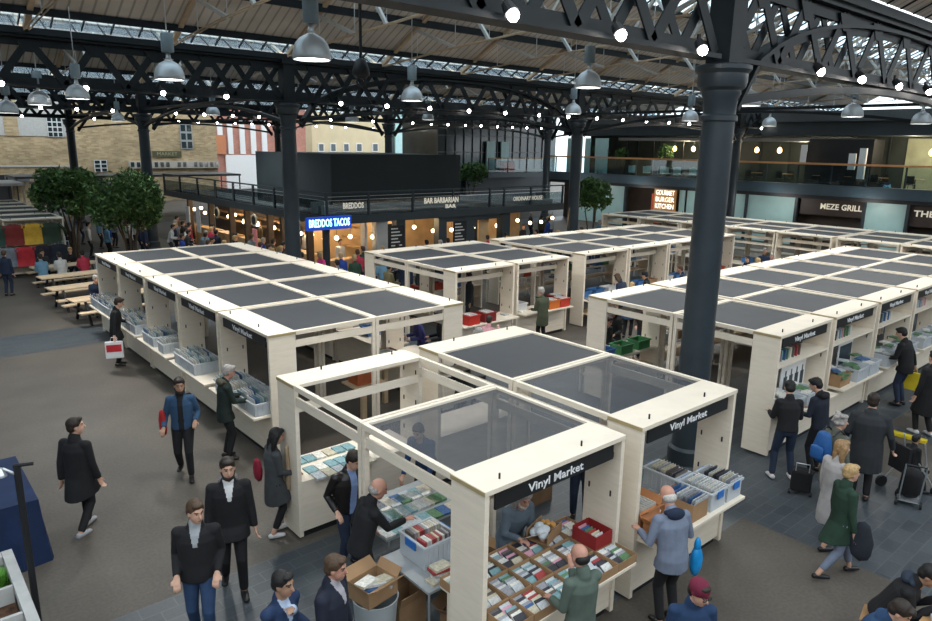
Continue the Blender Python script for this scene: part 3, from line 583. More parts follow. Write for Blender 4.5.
# crowd in front of the pavilion
cr=random.Random(9); spots_=[q[0] for q in MID]+[(11.38,22.46),(11.5,22.3),(11.2,22.7),(26.25,22.46),(26.0,22.7),(11.38,38.1),(11.6,38.2)]
def crowd(x0,x1,y0,y1,n,where,az):
    for i in range(n):
        for _ in range(40):
            x=cr.uniform(x0,x1); y=cr.uniform(y0,y1)
            if all((x-a)**2+(y-c)**2>.36 for a,c in spots_): break
        spots_.append((x,y)); ti=cr.randrange(10); hr=cr.choice((HD,HB,HK,HG,HBL)); hn={id(HD):'dark-haired',id(HB):'brown-haired',id(HK):'black-haired',id(HG):'grey-haired',id(HBL):'blond'}[id(hr)]
        far_person(x,y,az+cr.uniform(-.6,.6),ti,hr,'%s visitor in %s top %s'%(hn,TOPS[ti][0],where),cr.choice((0,1,2)),'%s visitors in %s tops %s'%(hn,TOPS[ti][0],where))
crowd(9.9,12.9,24.2,41,40,'in the crowd along the left face of the pavilion',0)
crowd(12.0,16.5,20.4,23.3,13,'queueing under the blue lit sign',PI/2)
crowd(17.5,29,20.2,23.3,24,'in front of the pavilion bar counters',PI/2)
crowd(29,33.5,23.5,30,7,'near the small round tree',0)
crowd(7.5,9.6,36,43,7,'among the tables behind the round trees',0)
crowd(27,27.9,5,9,2,'before the far right stalls',0)
# staff inside the counters
for k,(x,y,ti) in enumerate(((15.0,25.4,5),(18.0,25.3,2),(24.2,25.2,5),(25.6,25.2,0),(15.3,29,5),(15.2,33.5,8))): far_person(x,y,-PI/2 if y<27 else PI,ti,(HD,HB)[k%2],'server working behind the %s pavilion counter'%['blue-signed','middle bar','right-hand','right-hand end','side-facing near','side-facing far'][k],0)
# ---------------------------------------------------------------- ground
b=MB(); b.box((-60,-30,-.3),(110,130,0)); struct(b.build('floor',ground_mat()))
# ---------------------------------------------------------------- iron hall: columns, girders, roof
YL=[6.12,22.46,38.1,53.7]; XC=[-3.4,11.38,26.25,41.1]
ZB,ZT=6.95,8.2
def column_mb():
    b=MB(); b.lathe([(.42,0),(.42,.12),(.34,.2),(.33,.45),(.28,.5),(.275,.6),(.25,5.95),(.25,6.0),(.285,6.02),(.285,6.09),(.25,6.12),(.26,6.35),(.30,6.42),(.30,6.47),(.36,6.52),(.38,6.6),(.38,6.72),(.43,6.78),(.43,6.84),(.38,6.86)],n=28); return b
colp=empty('iron_column',(10.55,6.12,0),0,'thick dark slate cast iron column rising in the aisle at right of centre, nearest of all','column','cast iron columns')
column_mb().build('shaft',IRONB,colp,smooth=True,angle=35)
b=MB(); b.box((-.2,-.2,6.86),(.2,.2,8.2)); b.box((-.27,-.27,8.1),(.27,.27,8.25)); b.build('upper_post',IRON,colp)
clab={(11.38,22.46):'dark iron column standing before the black box pavilion, left of the blue lit sign',
(26.25,22.46):'dark iron column behind the middle stall block, beside the small round tree',
(41.1,22.46):'distant iron column in front of the restaurant balcony, just right of the nearest column',
(11.38,38.1):'dark iron column rising behind the right-hand round tree in front of the brick wall',
(11.38,53.7):'farthest left iron column rising behind the left-hand round tree',
(26.25,38.1):'dark iron column behind the top of the black box on the pavilion roof',
(41.1,38.1):'thin far iron column near the glazed corner building',(26.25,53.7):'distant iron column behind the pavilion, before the street facades',}
for (x,y),lb in clab.items(): dup(colp,(x,y,0),0,lb)
def girder(x0,x1,y,label,arch,dbl=True,pitch=1.55):
    g=empty('lattice_girder',((x0+x1)/2,y,ZB),0,label,'girder','riveted lattice girders'); h=(x1-x0)/2-.22; H=ZT-ZB
    b=MB(); b.box((-h,-.17,H-.05),(h,.17,H+.03)); b.box((-h,-.03,H-.25),(h,.03,H-.05)); b.build('top_chord',IRON,g)
    b=MB(); b.box((-h,-.17,-.04),(h,.17,.03)); b.box((-h,-.03,.03),(h,.03,.2)); b.build('bottom_chord',IRON,g)
    n=int(round(2*h/pitch)); p=2*h/n; b=MB()
    for i in range(n):
        a=-h+i*p
        b.bar((a,-.05,.05),(a+p/2,-.05,H-.1),.19,.03,up=(0,1,0)); b.bar((a+p/2,-.05,H-.1),(a+p,-.05,.05),.19,.03,up=(0,1,0))
        if dbl and (i<3 or i>=n-3) :
            b.bar((a,.05,H-.1),(a+p/2,.05,.05),.17,.03,up=(0,1,0)); b.bar((a+p/2,.05,.05),(a+p,.05,H-.1),.17,.03,up=(0,1,0))
        b.box((a-.2,-.07,H-.36),(a+.2+.0,.07,H-.2)) if 0 else None
        b.prism([(a+p/2-.28,H-.1),(a+p/2+.28,H-.1),(a+p/2+.1,H-.42),(a+p/2-.1,H-.42)],0,0.02) if 0 else None
    for v in range(len(b.v)):
        pass
    # bars were laid with z up: gusset plates
    for i in range(n):
        a=-h+i*p+p/2; b.add([(a-.3,-.08,H-.1),(a+.3,-.08,H-.1),(a+.1,-.08,H-.4),(a-.1,-.08,H-.4),(a-.3,.0,H-.1),(a+.3,.0,H-.1),(a+.1,.0,H-.4),(a-.1,.0,H-.4)],[(0,3,2,1),(4,5,6,7),(0,1,5,4),(1,2,6,5),(2,3,7,6),(3,0,4,7)])
    b.build('lattice_bars',IRON,g)
    if arch:
        pts=[]; 
        for i in range(25):
            t=-1+2*i/24; pts.append((t*(h-.25),0,-.75+(H+.6)*math.sqrt(max(0,1-abs(t)**2.3))))
        b=MB()
        for p_,q_ in zip(pts[:-1],pts[1:]): b.bar(p_,q_,.3,.07,up=(0,0,1)); b.bar(Vector(p_)-Vector((0,0,.09)),Vector(q_)-Vector((0,0,.09)),.04,.16,up=(0,0,1))
        b.build('arched_rib',IRON,g)
        pts=[]
        for i in range(17):
            t=-1+2*i/16; pts.append((t*(h-.25),0,-.62+.5*(1-t*t)))
        b=MB()
        for p_,q_ in zip(pts[:-1],pts[1:]): b.bar(p_,q_,.22,.12,up=(0,0,1))
        b.build('lower_rib',IRON,g)
    return g
glab=['near','second','third','fourth']
for j,y in enumerate(YL):
    xs=[-18.2]+XC+[56]
    if j==0: xs=[-4.4,10.4,25.3,40.5]
    if j==3: xs=xs[:4]
    for i in range(len(xs)-1):
        side=['at the far left edge','left of centre','between the centre columns','toward the right','at the far right edge'][min(i,4) if j else i+1]
        girder(xs[i],xs[i+1],y,'dark iron lattice girder %s, %s row of columns from the viewer'%(side,['first','second','third','fourth'][j]),arch=(i>=(2 if j else 1)))
# longitudinal beams on the column lines, shallow arched
for x,ys in ((11.38,(22.46,38.1,53.7)),(26.25,(6.12,22.46,38.1,53.7))):
    for y0,y1 in zip(ys[:-1],ys[1:]):
        g=empty('arched_brace',(x,(y0+y1)/2,ZB),PI/2,'arched dark iron brace linking columns %s'%(('on the left column line' if x<20 else 'on the middle column line')+(', nearest span' if y0<7 else ', second span' if y0<30 else ', farthest span')),'brace','arched braces'); h=(y1-y0)/2
        b=MB(); n=20; pts=[(-h+.2+(2*h-.4)*i/n,0,-.7+.75*(1-(2*i/n-1)**2)) for i in range(n+1)]
        for p_,q_ in zip(pts[:-1],pts[1:]): b.bar(p_,q_,.14,.1)
        b.build('curved_rib',IRON,g)
        b=MB(); b.box((-h+.2,-.07,.1),(h-.2,.07,.2)); b.build('straight_beam',IRON,g)
# roof: sheeted slopes, rooflights, purlins and trusses
def sheet_mat():
    m,nt,b=new_mat('roof_lining'); N=nt.nodes; L=nt.links
    tc=N.new('ShaderNodeTexCoord'); sp=N.new('ShaderNodeSeparateXYZ'); L.new(tc.outputs['Object'],sp.inputs[0])
    wv=N.new('ShaderNodeTexWave'); wv.bands_direction='X'; wv.inputs['Scale'].default_value=1.05; wv.inputs['Distortion'].default_value=.2; L.new(tc.outputs['Object'],wv.inputs[0])
    nz=N.new('ShaderNodeTexNoise'); nz.inputs['Scale'].default_value=.9; nz.inputs['Detail'].default_value=5; L.new(tc.outputs['Object'],nz.inputs[0])
    r=N.new('ShaderNodeValToRGB'); r.color_ramp.elements[0].position=.3;r.color_ramp.elements[1].position=.7; r.color_ramp.elements[0].color=(.50,.46,.41,1); r.color_ramp.elements[1].color=(.68,.63,.57,1); L.new(nz.outputs['Fac'],r.inputs[0])
    r2=N.new('ShaderNodeValToRGB'); r2.color_ramp.elements[0].position=.02; r2.color_ramp.elements[1].position=.16; r2.color_ramp.elements[0].color=(.55,.55,.55,1); r2.color_ramp.elements[1].color=(1,1,1,1); L.new(wv.outputs['Fac'],r2.inputs[0])
    mx=N.new('ShaderNodeMix'); mx.data_type='RGBA'; mx.blend_type='MULTIPLY'; mx.inputs[0].default_value=1; L.new(r.outputs[0],mx.inputs[6]); L.new(r2.outputs[0],mx.inputs[7])
    L.new(mx.outputs[2],b.inputs['Base Color']); b.inputs['Roughness'].default_value=.7; return m
SHEET=sheet_mat(); RGLASS=glass_mat('roof_glass',(.86,.93,.97),.12,.1)
SL=.5
def slope(name,ylo,s,x0,x1,hw):
    # ylo: gutter line; s=+1 slope rises towards +Y
    def strip(d0,d1,nm,mt,th=.04,kind='structure'):
        b=MB(); y0=ylo+s*d0; y1=ylo+s*d1; z0=ZT+.12+SL*d0; z1=ZT+.12+SL*d1
        vs=[(x0,y0,z0),(x1,y0,z0),(x1,y1,z1),(x0,y1,z1)]; vs+=[(a,b_,c+th) for a,b_,c in vs]
        b.add(vs,[(0,3,2,1),(4,5,6,7),(0,1,5,4),(1,2,6,5),(2,3,7,6),(3,0,4,7)]); o=b.build(nm,mt); struct(o); return o
    strip(.25,.95,'window_%d'%slope.k,RGLASS if not slope.dark else SHEET,.02); strip(.95,min(slope.g,hw),'ceiling',SHEET); strip(slope.g,hw,'window_%d'%(slope.k+1),RGLASS,.02) if slope.g<hw else None; slope.k+=2
    # glazing bars + purlins as trim
    b=MB()
    for d,hh in ((.95,.18),(2.6,.22),(5.2,.14),(6.8,.12)):
        if d>hw: continue 
        y=ylo+s*d; z=ZT+.12+SL*d; b.box((x0,y-.05,z-hh),(x1,y+.05,z))
    o=b.build('trim_%d'%slope.k,IRON); struct(o)
    b=MB(); x=x0+.3
    while x<x1:
        b.bar((x,ylo+s*.25,ZT+.12+SL*.25),(x,ylo+s*.95,ZT+.12+SL*.95),.03,.06); (b.bar((x,ylo+s*5.2,ZT+.12+SL*5.2),(x,ylo+s*hw,ZT+.12+SL*hw),.04,.06) if hw>5.2 else None); x+=.74
    struct(b.build('trim_%d'%(slope.k+1),IRON))
slope.k=1; slope.g=5.2; slope.dark=False
Y=[-10.2]+YL+[62.5]
for j in range(len(Y)-1):
    hw=(Y[j+1]-Y[j])/2; x0=-18 if j else -4; x1=56
    slope.dark=(j==0); slope.g=7.5 if j==0 else 5.2 if j<3 else 9
    if j>0: slope('a',Y[j],1,x0,x1,hw)
    slope('b',Y[j+1],-1,x0 if j else 9.0,x1,hw)
# gutters over the girders
for j,y in enumerate(YL):
    b=MB(); b.box((-18 if j else -4.4,y-.26,ZT+.03),(56,y+.26,ZT+.2)); struct(b.build('trim_%d'%(60+j),IRON))
def truss(hw):
    t=empty('roof_truss',(0,0,ZT+.1)); h=hw; rise=SL*h; tz=.12
    for s in (1,-1):
        b=MB(); b.bar((0,s*(h-.05),0),(0,0,rise-.06),.14,.12); b.build('rafter',BEIGE,t)
    b=MB(); tie=[(0,h-.05,.0),(0,h*.55,.28),(0,0,.5),(0,-h*.55,.28),(0,-h+.05,0)]
    for k in (-.05,.05):
        b=MB(); b.tube([(k,y,z) for _,y,z in tie],.02,6); b.build('tie_rod',BEIGE,t)
    def R(d): return (0,h-d,SL*d-.04)
    def T(d):
        y=h-d; 
        return (0,y,.28*(d/(h*.45)) if d<h*.45 else .28+.22*((d-h*.45)/(h*.55)))
    for d0,d1 in ((2.2,4.3),(4.4,5.9),(6.1,h)):
        for s in (1,-1):
            p=Vector(R(d0)); q=Vector(T(d1)); p.y*=s; q.y*=s; b=MB(); b.bar(p,q,.09,.09); b.build('strut',mat('pale_grey_steel',(.5,.5,.48),.5),t)
    for d in (2.3,4.3,5.9,7.2):
        for s in (1,-1):
            p=Vector(R(d)); q=Vector(T(d)); p.y*=s; q.y*=s; b=MB(); b.tube([p,q],.012,5); b.build('hanger_rod',METALW,t)
    return t
for j in range(len(Y)-1):
    hw=(Y[j+1]-Y[j])/2; yc=(Y[j+1]+Y[j])/2
    if j==0: continue
    base=None; k=0; x=11.38-3.72*(4 if j<3 else 6)
    while x<50:
        if j==1 and x<-6 : x+=3.72; continue
        lb='beige steel roof truss number %d along the %s bay of the market roof'%(k,['','front','second','third','rear'][j])
        lb='beige steel roof truss in the %s bay of the market roof'%(['','front','second','third','rear'][j])
        if base is None: base=truss(hw); tag(base,lb,'truss','roof trusses of the %s bay'%(['','front','second','third','rear'][j])); base.location=(x,yc,ZT+.1)
        else: dup(base,(x,yc,ZT+.1))
        x+=3.72; k+=1

HALLW=mat('dark_hall_brick',(.12,.10,.08),.9,0,.2,1)
b=MB(); b.box((-18.6,-14,0),(56,-13.6,9.5)); o=b.build('wall_back',HALLW); struct(o)
b=MB(); b.box((-18.6,-13.6,0),(-18.2,62,9.5)); o=b.build('wall_left',HALLW); struct(o)
# ---------------------------------------------------------------- market stalls
W,DP,A_,H=2.19,2.185,.507,2.35
SIGN=mat('black_sign_board',(.013,.015,.017),.45)
lett=None
def make_stall(sheer=False,panel=True,shelf=False,sign=True,counter=True,low=True,cab=True,txt='Vinyl Market'):
    global lett
    t=empty('market_stall')
    for x in (0,W-.06):
        b=MB(); b.box((x,0,.04),(x+.06,A_,H-.055)); xx=x+.0602 if x==0 else x-.0092
        for zz in (1.05,1.55,2.05):
            for yy in (.1,.42): b.box((xx,yy,zz),(xx+.009,yy+.02,zz+.07),1)
        b.build('side_panel',[WOOD,mat('dark_slot',(.03,.025,.02))],t)
    b=MB(); b.box((-.005,-.01,H-.055),(W+.005,A_+.01,H)); p=b.build('top_plank',WOOD,t,bevel=.004)
    
    for xx in (-.012,W+.006): b=MB(); b.box((xx,-.005,H-.05),(xx+.006,A_+.005,H-.006)); b.build('edge_strip',WOODE,p)
    for x in (.3,1.55): b=MB(); b.tube([(x,.12,H),(x,.12,H+.06)],.012,6); b.build('roof_hook',BLACK,p)
    for x in (0.0,W-.06):
        b=MB(); b.box((x,A_+.012,H-.075),(x+.06,DP,H)); b.build('top_rail',WOOD,t)
        b=MB(); b.box((x+.012,A_+.01,H-.30),(x+.045,DP-.06,H-.17)); b.build('lower_rail',WOOD,t)
        b=MB(); b.box((x,DP-.07,0),(x+.06,DP-.003,H-.08)); b.build('back_post',WOOD,t)
    b=MB(); b.box((.06,DP-.06,H-.075),(W-.06,DP-.003,H)); b.build('back_rail',WOOD,t)
    b=MB(); b.box((.06,A_-.07,1.93),(W-.06,A_-.03,2.05)); b.build('cross_rail',WOOD,t)
    if panel:
        b=MB(); 
        nx,ny=8,6; vs=[];fs=[]
        for j in range(ny+1):
            for i in range(nx+1):
                u_,v_=i/nx,j/ny; vs.append((.055+u_*(W-.11),A_+.01+v_*(DP-.06-A_),H-.03-.03*math.sin(PI*u_)*math.sin(PI*v_)))
        for j in range(ny):
            for i in range(nx): a=j*(nx+1)+i; fs.append((a,a+1,a+nx+2,a+nx+1))
        b.add(vs,fs); b.build('shade_panel',SHADET if sheer else SHADE,t,smooth=True)
    if sign:
        b=MB(); b.box((.16,.02,H-.255),(W-.18,.045,H-.085)); sg=b.build('sign_board',SIGN,t)
        if lett is None:
            lett=text_obj('lettering',txt,.13,WHITEL,sg,(W/2-.05,.0165,H-.175),(PI/2,0,0),.003,width=.86,bold=.0012,height=.125)
        else:
            l=lett.copy(); COL.objects.link(l); l.parent=sg
    if counter:
        b=MB(); b.box((.0605,-.32,.84),(W-.0605,A_-.02,.88)); b.build('counter',WOOD,t,bevel=.004)
        if not cab:
            for xx in (.07,W-.11): b=MB(); b.box((xx,-.2,0),(xx+.04,-.16,.84)); b.build('counter_leg',WOOD,t)
            b=MB(); b.box((.07,-.18,.42),(W-.07,A_-.1,.44)); b.build('low_shelf',WOODD,t)
    if counter and cab:
        b=MB(); b.box((.0605,.03,.1),(W-.0605,A_-.03,.84)); cb=b.build('cabinet',WOOD,t)
        b=MB(); b.box((.08,.07,0),(W-.08,A_-.06,.1)); b.build('plinth',BLACK,cb)
    if shelf:
        b=MB(); b.box((.0605,.0,1.72),(W-.0605,A_-.03,1.76)); b.build('shelf',WOOD,t)
    return t
protos={}
def stall(x,y,rz,label,group,**kw):
    key=tuple(sorted(kw.items()))
    if key not in protos:
        t=make_stall(**kw); protos[key]=t; tag(t,label,'market stall',group); t.location=(x,y,0); t.rotation_euler=(0,0,rz); return t
    return dup(protos[key],(x,y,0),rz,label,group)
# facing: '-Y' origin at left front ; '+Y' ; '-X' ; '+X'
def place(x0,y0,x1,y1,face_,label,group,**kw):
    if face_=='-Y': return stall(x0,y0,0,label,group,**kw)
    if face_=='+Y': return stall(x0+W,y1,PI,label,group,**kw)
    if face_=='-X': return stall(x0,y0+W,-PI/2,label,group,**kw)
    if face_=='+X': return stall(x1,y0,PI/2,label,group,**kw)
AX,AY=4.16,4.475
g='stalls of the nearest block'
place(AX,AY,AX+W,AY+DP,'-Y','plywood market stall with sheer dark roof panel and Vinyl Market sign, full of compact discs',g,sheer=True)
place(AX,AY+DP+.02,AX+W,AY+2*DP+.02,'+Y','plywood market stall with bare open roof frame behind the compact disc stall',g,panel=False,sign=False)
place(6.68,AY,0,AY+DP,'-Y','market stall with dark roof and Vinyl Market sign where the bald man in blue-grey browses',g,sheer=True)
place(6.68,AY+DP+.02,0,AY+2*DP+.02,'+Y','plywood market stall with unbroken dark roof panel just behind the bald man in grey',g,sign=True)
LP=2.285; LX,LY=5.01,10.94
ordn=['first (nearest)','second','third','fourth','fifth (farthest)','sixth']
for k in range(5):
    place(LX,LY+LP*k,LX+DP,0,'-X','Vinyl Market stall, %s in the left-facing row of the left block'%ordn[k],'stalls of the left block')
    place(LX+DP+.01,LY+LP*k,LX+2*DP+.01,0,'+X','plywood stall, %s in the far-side row of the left block'%ordn[k],'stalls of the left block')
CX,CY,CPi=12.16,5.43,2.36
for k in range(6):
    place(CX+CPi*k,CY,0,0,'-Y','Vinyl Market stall with upper shelf, %s in front row of the right block'%ordn[k].replace(' (nearest)','').replace(' (farthest)',''),'stalls of the right block',shelf=True)
    place(CX+CPi*k,0,0,CY+2*DP+.02,'+Y','plywood stall, %s from left in the back row of the right block'%ordn[k].replace(' (nearest)','').replace(' (farthest)',''),'stalls of the right block',cab=False)
for k,x in enumerate((11.65,13.95,16.9,19.2,21.5,23.8)):
    nm=ordn[k].replace(' (nearest)','').replace(' (farthest)','')
    place(x,13.88,0,0,'-Y','signless plywood stall, %s from left in front row of the middle block'%nm,'stalls of the middle block',sign=False,cab=(k<2))
    place(x,0,0,13.88+2*DP+.02,'+Y','plywood stall, %s from left in back row of the middle block'%nm,'stalls of the middle block',cab=False)
for k,y in enumerate((20.2,17.95,15.7,13.45,11.2,8.85,6.6,4.35,2.1)):
    nm=['first','second','third','fourth','fifth','sixth','seventh','eighth','ninth'][k]
    y-=.0
    place(28.4,y,28.4+DP,0,'-X','distant open stall, %s from left in the near row before the restaurants'%nm,'stalls before the restaurants',sign=False,shelf=True,cab=False)
    place(28.4+DP+.01,y,28.4+2*DP+.01,0,'+X','distant stall, %s from left in the rear row before the restaurants'%nm,'stalls before the restaurants',sign=False,shelf=True,cab=False)
# ---------------------------------------------------------------- food pavilion in the middle of the hall
AQUA=mat('pale_aqua_panel',(.42,.64,.64),.35,.0,.06,1.5)
DGREY=mat('charcoal_cladding',(.03,.042,.05),.5,0,.12,1)
DECK=mat('blue_grey_fascia',(.04,.066,.085),.4,0,.08,1)
BULB=mat('warm_bulb_glow',(1,.78,.5),.5,emit=7,var=0)
SPOT=mat('spotlight_glow',(1,.93,.86),.5,emit=22,var=0)
GLASS=glass_mat('balustrade_glass',(.80,.88,.89),.05,.03)
SMOKE=glass_mat('tinted_balustrade',(.55,.6,.62),.1,.05)
WINGL=mat('dark_window_glass',(.02,.035,.04),.08,0,.1,1,spec=.8)
TIMB=mat('warm_timber',(.42,.24,.11),.5,0,.25,3)
TANW=mat('tan_interior_board',(.50,.33,.17),.6,0,.15,2)
CONC=mat('pale_concrete',(.36,.36,.35),.8,0,.12,2)
WHITEP=mat('white_plastic',(.75,.76,.77),.45,0,.03)
pav=empty('food_pavilion',(13.6,24,0),0,'long dark steel food pavilion with glazed roof deck railing and lit counters','pavilion')
def pb(name,m,a,b_,parent=pav,bev=0):
    b=MB(); b.box(a,b_); return b.build(name,m,parent,bevel=bev)
# local coordinates: face 2 along +x at y=0, face 1 along +y at x=0
pb('fascia_beam',DGREY,(-.1,-.1,2.5),(13.6,.12,2.82)); pb('fascia_beam',DGREY,(-.1,.125,2.5),(.12,18.5,2.82))
pb('roof_deck',mat('grey_deck',(.12,.13,.14),.6,0,.2,1),(.13,.13,2.55),(13.6,18.5,2.75))
for i in range(3): pb('rooflight_strip',mat('milky_rooflight',(.55,.6,.62),.3,0,.1,1),(.4,.5+i*.62,2.76),(13.4,.72+i*.62,3.0+.12*i))
for i in range(3): pb('rooflight_strip',MATS['milky_rooflight'],(.5+i*.55,2.9,2.76),(.75+i*.55,18.3,2.84))
pb('handrail',DGREY,(-.08,-.08,3.68),(13.6,-.02,3.74)); pb('handrail',DGREY,(-.08,-.015,3.68),(-.02,18.5,3.74))
for x in (0,1.9,4.1,6.3,8.5,9.4,11.2,13.5): pb('railing_post',DGREY,(x-.04,-.09,2.82),(x+.04,-.01,3.69))
for y in (2.4,4.3,6.4,8.6,10.8,13.2,15.8,18.4): pb('railing_post',DGREY,(-.09,y-.05,2.82),(-.01,y+.05,3.69))
pb('railing_panel',SMOKE,(0,-.05,2.83),(13.5,-.03,3.4)); pb('railing_panel',SMOKE,(-.05,.05,2.83),(-.03,18.4,3.4))
for z in (3.42,3.56): pb('railing_wire',METALW,(0,-.05,z),(13.5,-.035,z+.014)); pb('railing_wire',METALW,(-.05,.05,z),(-.035,18.4,z+.014))
# piers and back walls
pb('back_wall',TANW,(.9,2.9,0),(13.5,3.0,2.5)); pb('side_wall',mat('dark_timber_lining',(.07,.045,.03),.6,0,.3,2),(2.8,3.05,0),(2.9,18.4,2.5))
for x0,x1,m in ((0,.12,DGREY),(1.75,1.85,CONC),(2.3,2.85,CONC),(5.55,6.0,DGREY),(3.3,3.75,DGREY)):
    pb('pier',m,(x0,.0,0),(x1,.35,2.5))
pb('pier',DGREY,(5.8,.02,2.28),(9.2,.14,2.5)); pb('pier',DGREY,(6.9,.0,0),(7.5,.3,2.27)) if 0 else None
pb('dark_pier',DGREY,(7.0,.0,0),(7.65,.4,2.5)); 
pb('pier',DGREY,(9.4,.0,0),(9.9,.4,2.5)); pb('timber_panel',TANW,(8.15,.3,0),(8.8,.36,2.3))
pb('counter',TIMB,(.12,.3,0),(1.74,.9,1.02)); pb('counter',mat('white_counter',(.6,.6,.58)),(3.8,.3,0),(5.5,.8,1.0)); pb('counter',TANW,(9.9,.4,0),(13.2,.9,1.02))
# lit blue sign
sg=pb('lit_sign',mat('blue_sign_panel',(.01,.05,.38),.4,emit=.5,var=.1),(-1.0,-.32,2.36),(.92,-.2,2.86))
text_obj('sign_lettering','BREDDOS TACOS',.3,mat('cyan_neon',(.35,.85,1),.4,emit=2.2,var=0),sg,(-.04,-.325,2.61),width=1.75,height=.30,bold=.004)
CREAM=mat('cream_letters',(.75,.7,.58),.5,emit=.25,var=0)
text_obj('sign_lettering','BREDDOS',.3,CREAM,pav,(1.15,-.12,3.2),width=.95,height=.24,bold=.01)
text_obj('sign_lettering','BAR BARBARIAN',.3,CREAM,pav,(5.6,-.12,3.25),width=1.9,height=.24,bold=.01)
text_obj('sign_lettering','BAR',.3,CREAM,pav,(6.1,-.12,2.98),width=.6,height=.17,bold=.01)
text_obj('sign_lettering','ORDINARY HOUSE',.3,CREAM,pav,(10.95,-.12,3.15),width=2.0,height=.2,bold=.004)
# menu boards with chalk lines
for x in (2.9,6.35):
    bd=pb('menu_board',BLACK,(x,-.06,.9),(x+.75,-.02,2.3))
    b=MB()
    for i in range(9): b.box((x+.08,-.066,1.02+i*.14),(x+.62-.1*(i%3),-.061,1.07+i*.14))
    b.build('menu_writing',mat('chalk',(.6,.6,.58),.8),bd)
# shelving
for x in (3.05,8.0):
    s=pb('back_shelf',BLACK,(x+.0,1.2,.9),(x+1.3,1.5,2.2))
# box on the roof
bx=empty('black_screen_box',(14.75,25.5,2.78),0,'large windowless black box standing on the roof of the food pavilion','roof box')
b=MB(); b.box((0,0,0),(6.85,.08,2.38)); b.build('front_wall',mat('near_black_panel',(.014,.02,.022),.6,0,.1,1),bx); 
b=MB(); b.box((0,.085,0),(.08,7.1,2.38)); b.build('side_wall',mat('lit_black_panel',(.03,.045,.055),.6,0,.1,1),bx)  # lighter face of the same black box, its light put into the colour
b=MB(); b.box((.085,.085,2.25),(6.85,7.1,2.36)); b.build('lid',DGREY,bx); b=MB(); b.box((6.77,.085,0),(6.85,7.1,2.24)); b.build('end_wall',DGREY,bx)
# face 1 details : menu banners, round signs, bulbs
for y,z0,z1,m,w_ in ((14.3,.9,2.15,WHITEP,.5),(12.8,.9,2.2,WHITEP,.5),(5.95,.6,1.75,mat('pink_banner',(.72,.28,.3),.6),.45)):
    pb('banner_panel',m,(-.2,y,z0),(-.15,y+w_,z1))
for y,m in ((10.5,mat('pale_brass_disc',(.6,.5,.35),.4)),(6.2,mat('cream_disc',(.6,.57,.45),.5))):
    b=MB(); b.lathe([(.28,0),(.28,.05)],n=20); d=b.build('round_sign',m,pav); d.rotation_euler=(0,-PI/2,0); d.location=(-.14,y,2.15)
    b=MB(); b.lathe([(.2,0.05),(.2,.06)],n=20); e=b.build('round_sign_centre',BLACK,d)
for y in (1.6,3.9,5.2,7.6,9.4,12.0,15.0): pb('pier',mat('dark_timber_post',(.05,.035,.025)),(0.0,y-.1,0),(.25,y+.1,2.5))
for k,(y0,y1) in enumerate(((1.8,3.7),(4.1,5.0),(7.8,9.2),(9.6,11.8),(12.2,14.8),(15.2,18))):
    pb('counter',TIMB if k%2 else TANW,(.3,y0,0),(.85,y1,1.05))
    for q in range(3): pb('wall_shelf',TANW,(2.4,y0,1.2+.4*q),(2.75,y1,1.24+.4*q))
# pendant bulbs inside, and lamps that light the counters
def bulb(x,y,z,label,r=.085,ceil=2.5):
    global bulbp
    if bulbp is None:
        bulbp=empty('globe_lamp',(x,y,z),0,label,'lamp','warm globe lamps of the food pavilion')
        b=MB(); b.ell((0,0,0),(r,r,r),12,8); b.build('globe',BULB,bulbp,smooth=True)
        b=MB(); b.tube([(0,0,r),(0,0,.32)],.008,5); b.build('flex',BLACK,bulbp); return bulbp
    return dup(bulbp,(x,y,z),0,label)
bulbp=None
LBW='warm glowing globe lamp hanging over a food counter of the pavilion'
for x,y in ((14.0,26.9),(14.0,29.4),(13.9,30.9),(13.9,32.4),(14.2,33.0),(13.95,35.9),(14.0,37.6),(16.4,24.5),(20.2,24.4),(21.6,24.5),(23.2,24.6),(26.8,24.3),(15.2,24.9),(14.5,24.8),(14.0,24.9),(15.9,24.3),(16.9,24.9),(17.6,24.7),(18.4,24.8),(19.3,24.6),(22.3,24.7),(24.4,24.4),(25.5,24.6),(26.3,24.6),
            (14.2,26.3),(14.1,28.4),(14.3,30.5),(14.2,31.6),(14.1,33.9),(14.3,35.2),(14.2,36.9),(14.1,38.4),(14.3,40)):
    bulb(x,y,2.05 if (x*7)%1>.5 else 1.85,LBW)
def plight(name,loc,e,col=(1,.72,.42),r=.15):
    l=bpy.data.lights.new(name,'POINT'); l.energy=e; l.color=col; l.shadow_soft_size=r; o=bpy.data.objects.new(name,l); COL.objects.link(o); o.location=loc; return o
for x,y in ((14.7,25.6),(18.2,25.7),(23.6,25.6),(15.2,28.5),(15.2,33),(15.2,38)): plight('counter_light',(x,y,2.2),70)
# ---------------------------------------------------------------- restaurant building on the right
RB=empty('restaurant_building',(42,14,0),0,'long two-storey restaurant building with glass balcony and pale aqua shopfront panels','building')
def rb(name,m,a,b_,parent=RB): # x depth, y along (world Y minus 14)
    b=MB(); b.box(a,b_); return b.build(name,m,parent)
rb('balcony_slab',DECK,(0,-24,3.12),(.5,24.9,3.72)); rb('balcony_floor',CONC,(.51,-24,3.3),(8,24.9,3.45)); rb('soffit_band',BLACK,(.1,-24,2.9),(.5,24.9,3.11))
rb('ground_wall',mat('dark_brown_lining',(.06,.045,.035),.6,0,.3,1),(2.2,-24,0),(2.4,24.9,2.95))
for y0,y1 in ((-6,-4.2),(-.65,1.4),(5.4,8.4),(8.55,11.6),(11.7,12.8),(13.0,13.4),(18.0,20.6),(20.8,22.6)): rb('aqua_panel',AQUA,(1.1,y0,0),(1.2,y1,2.88))
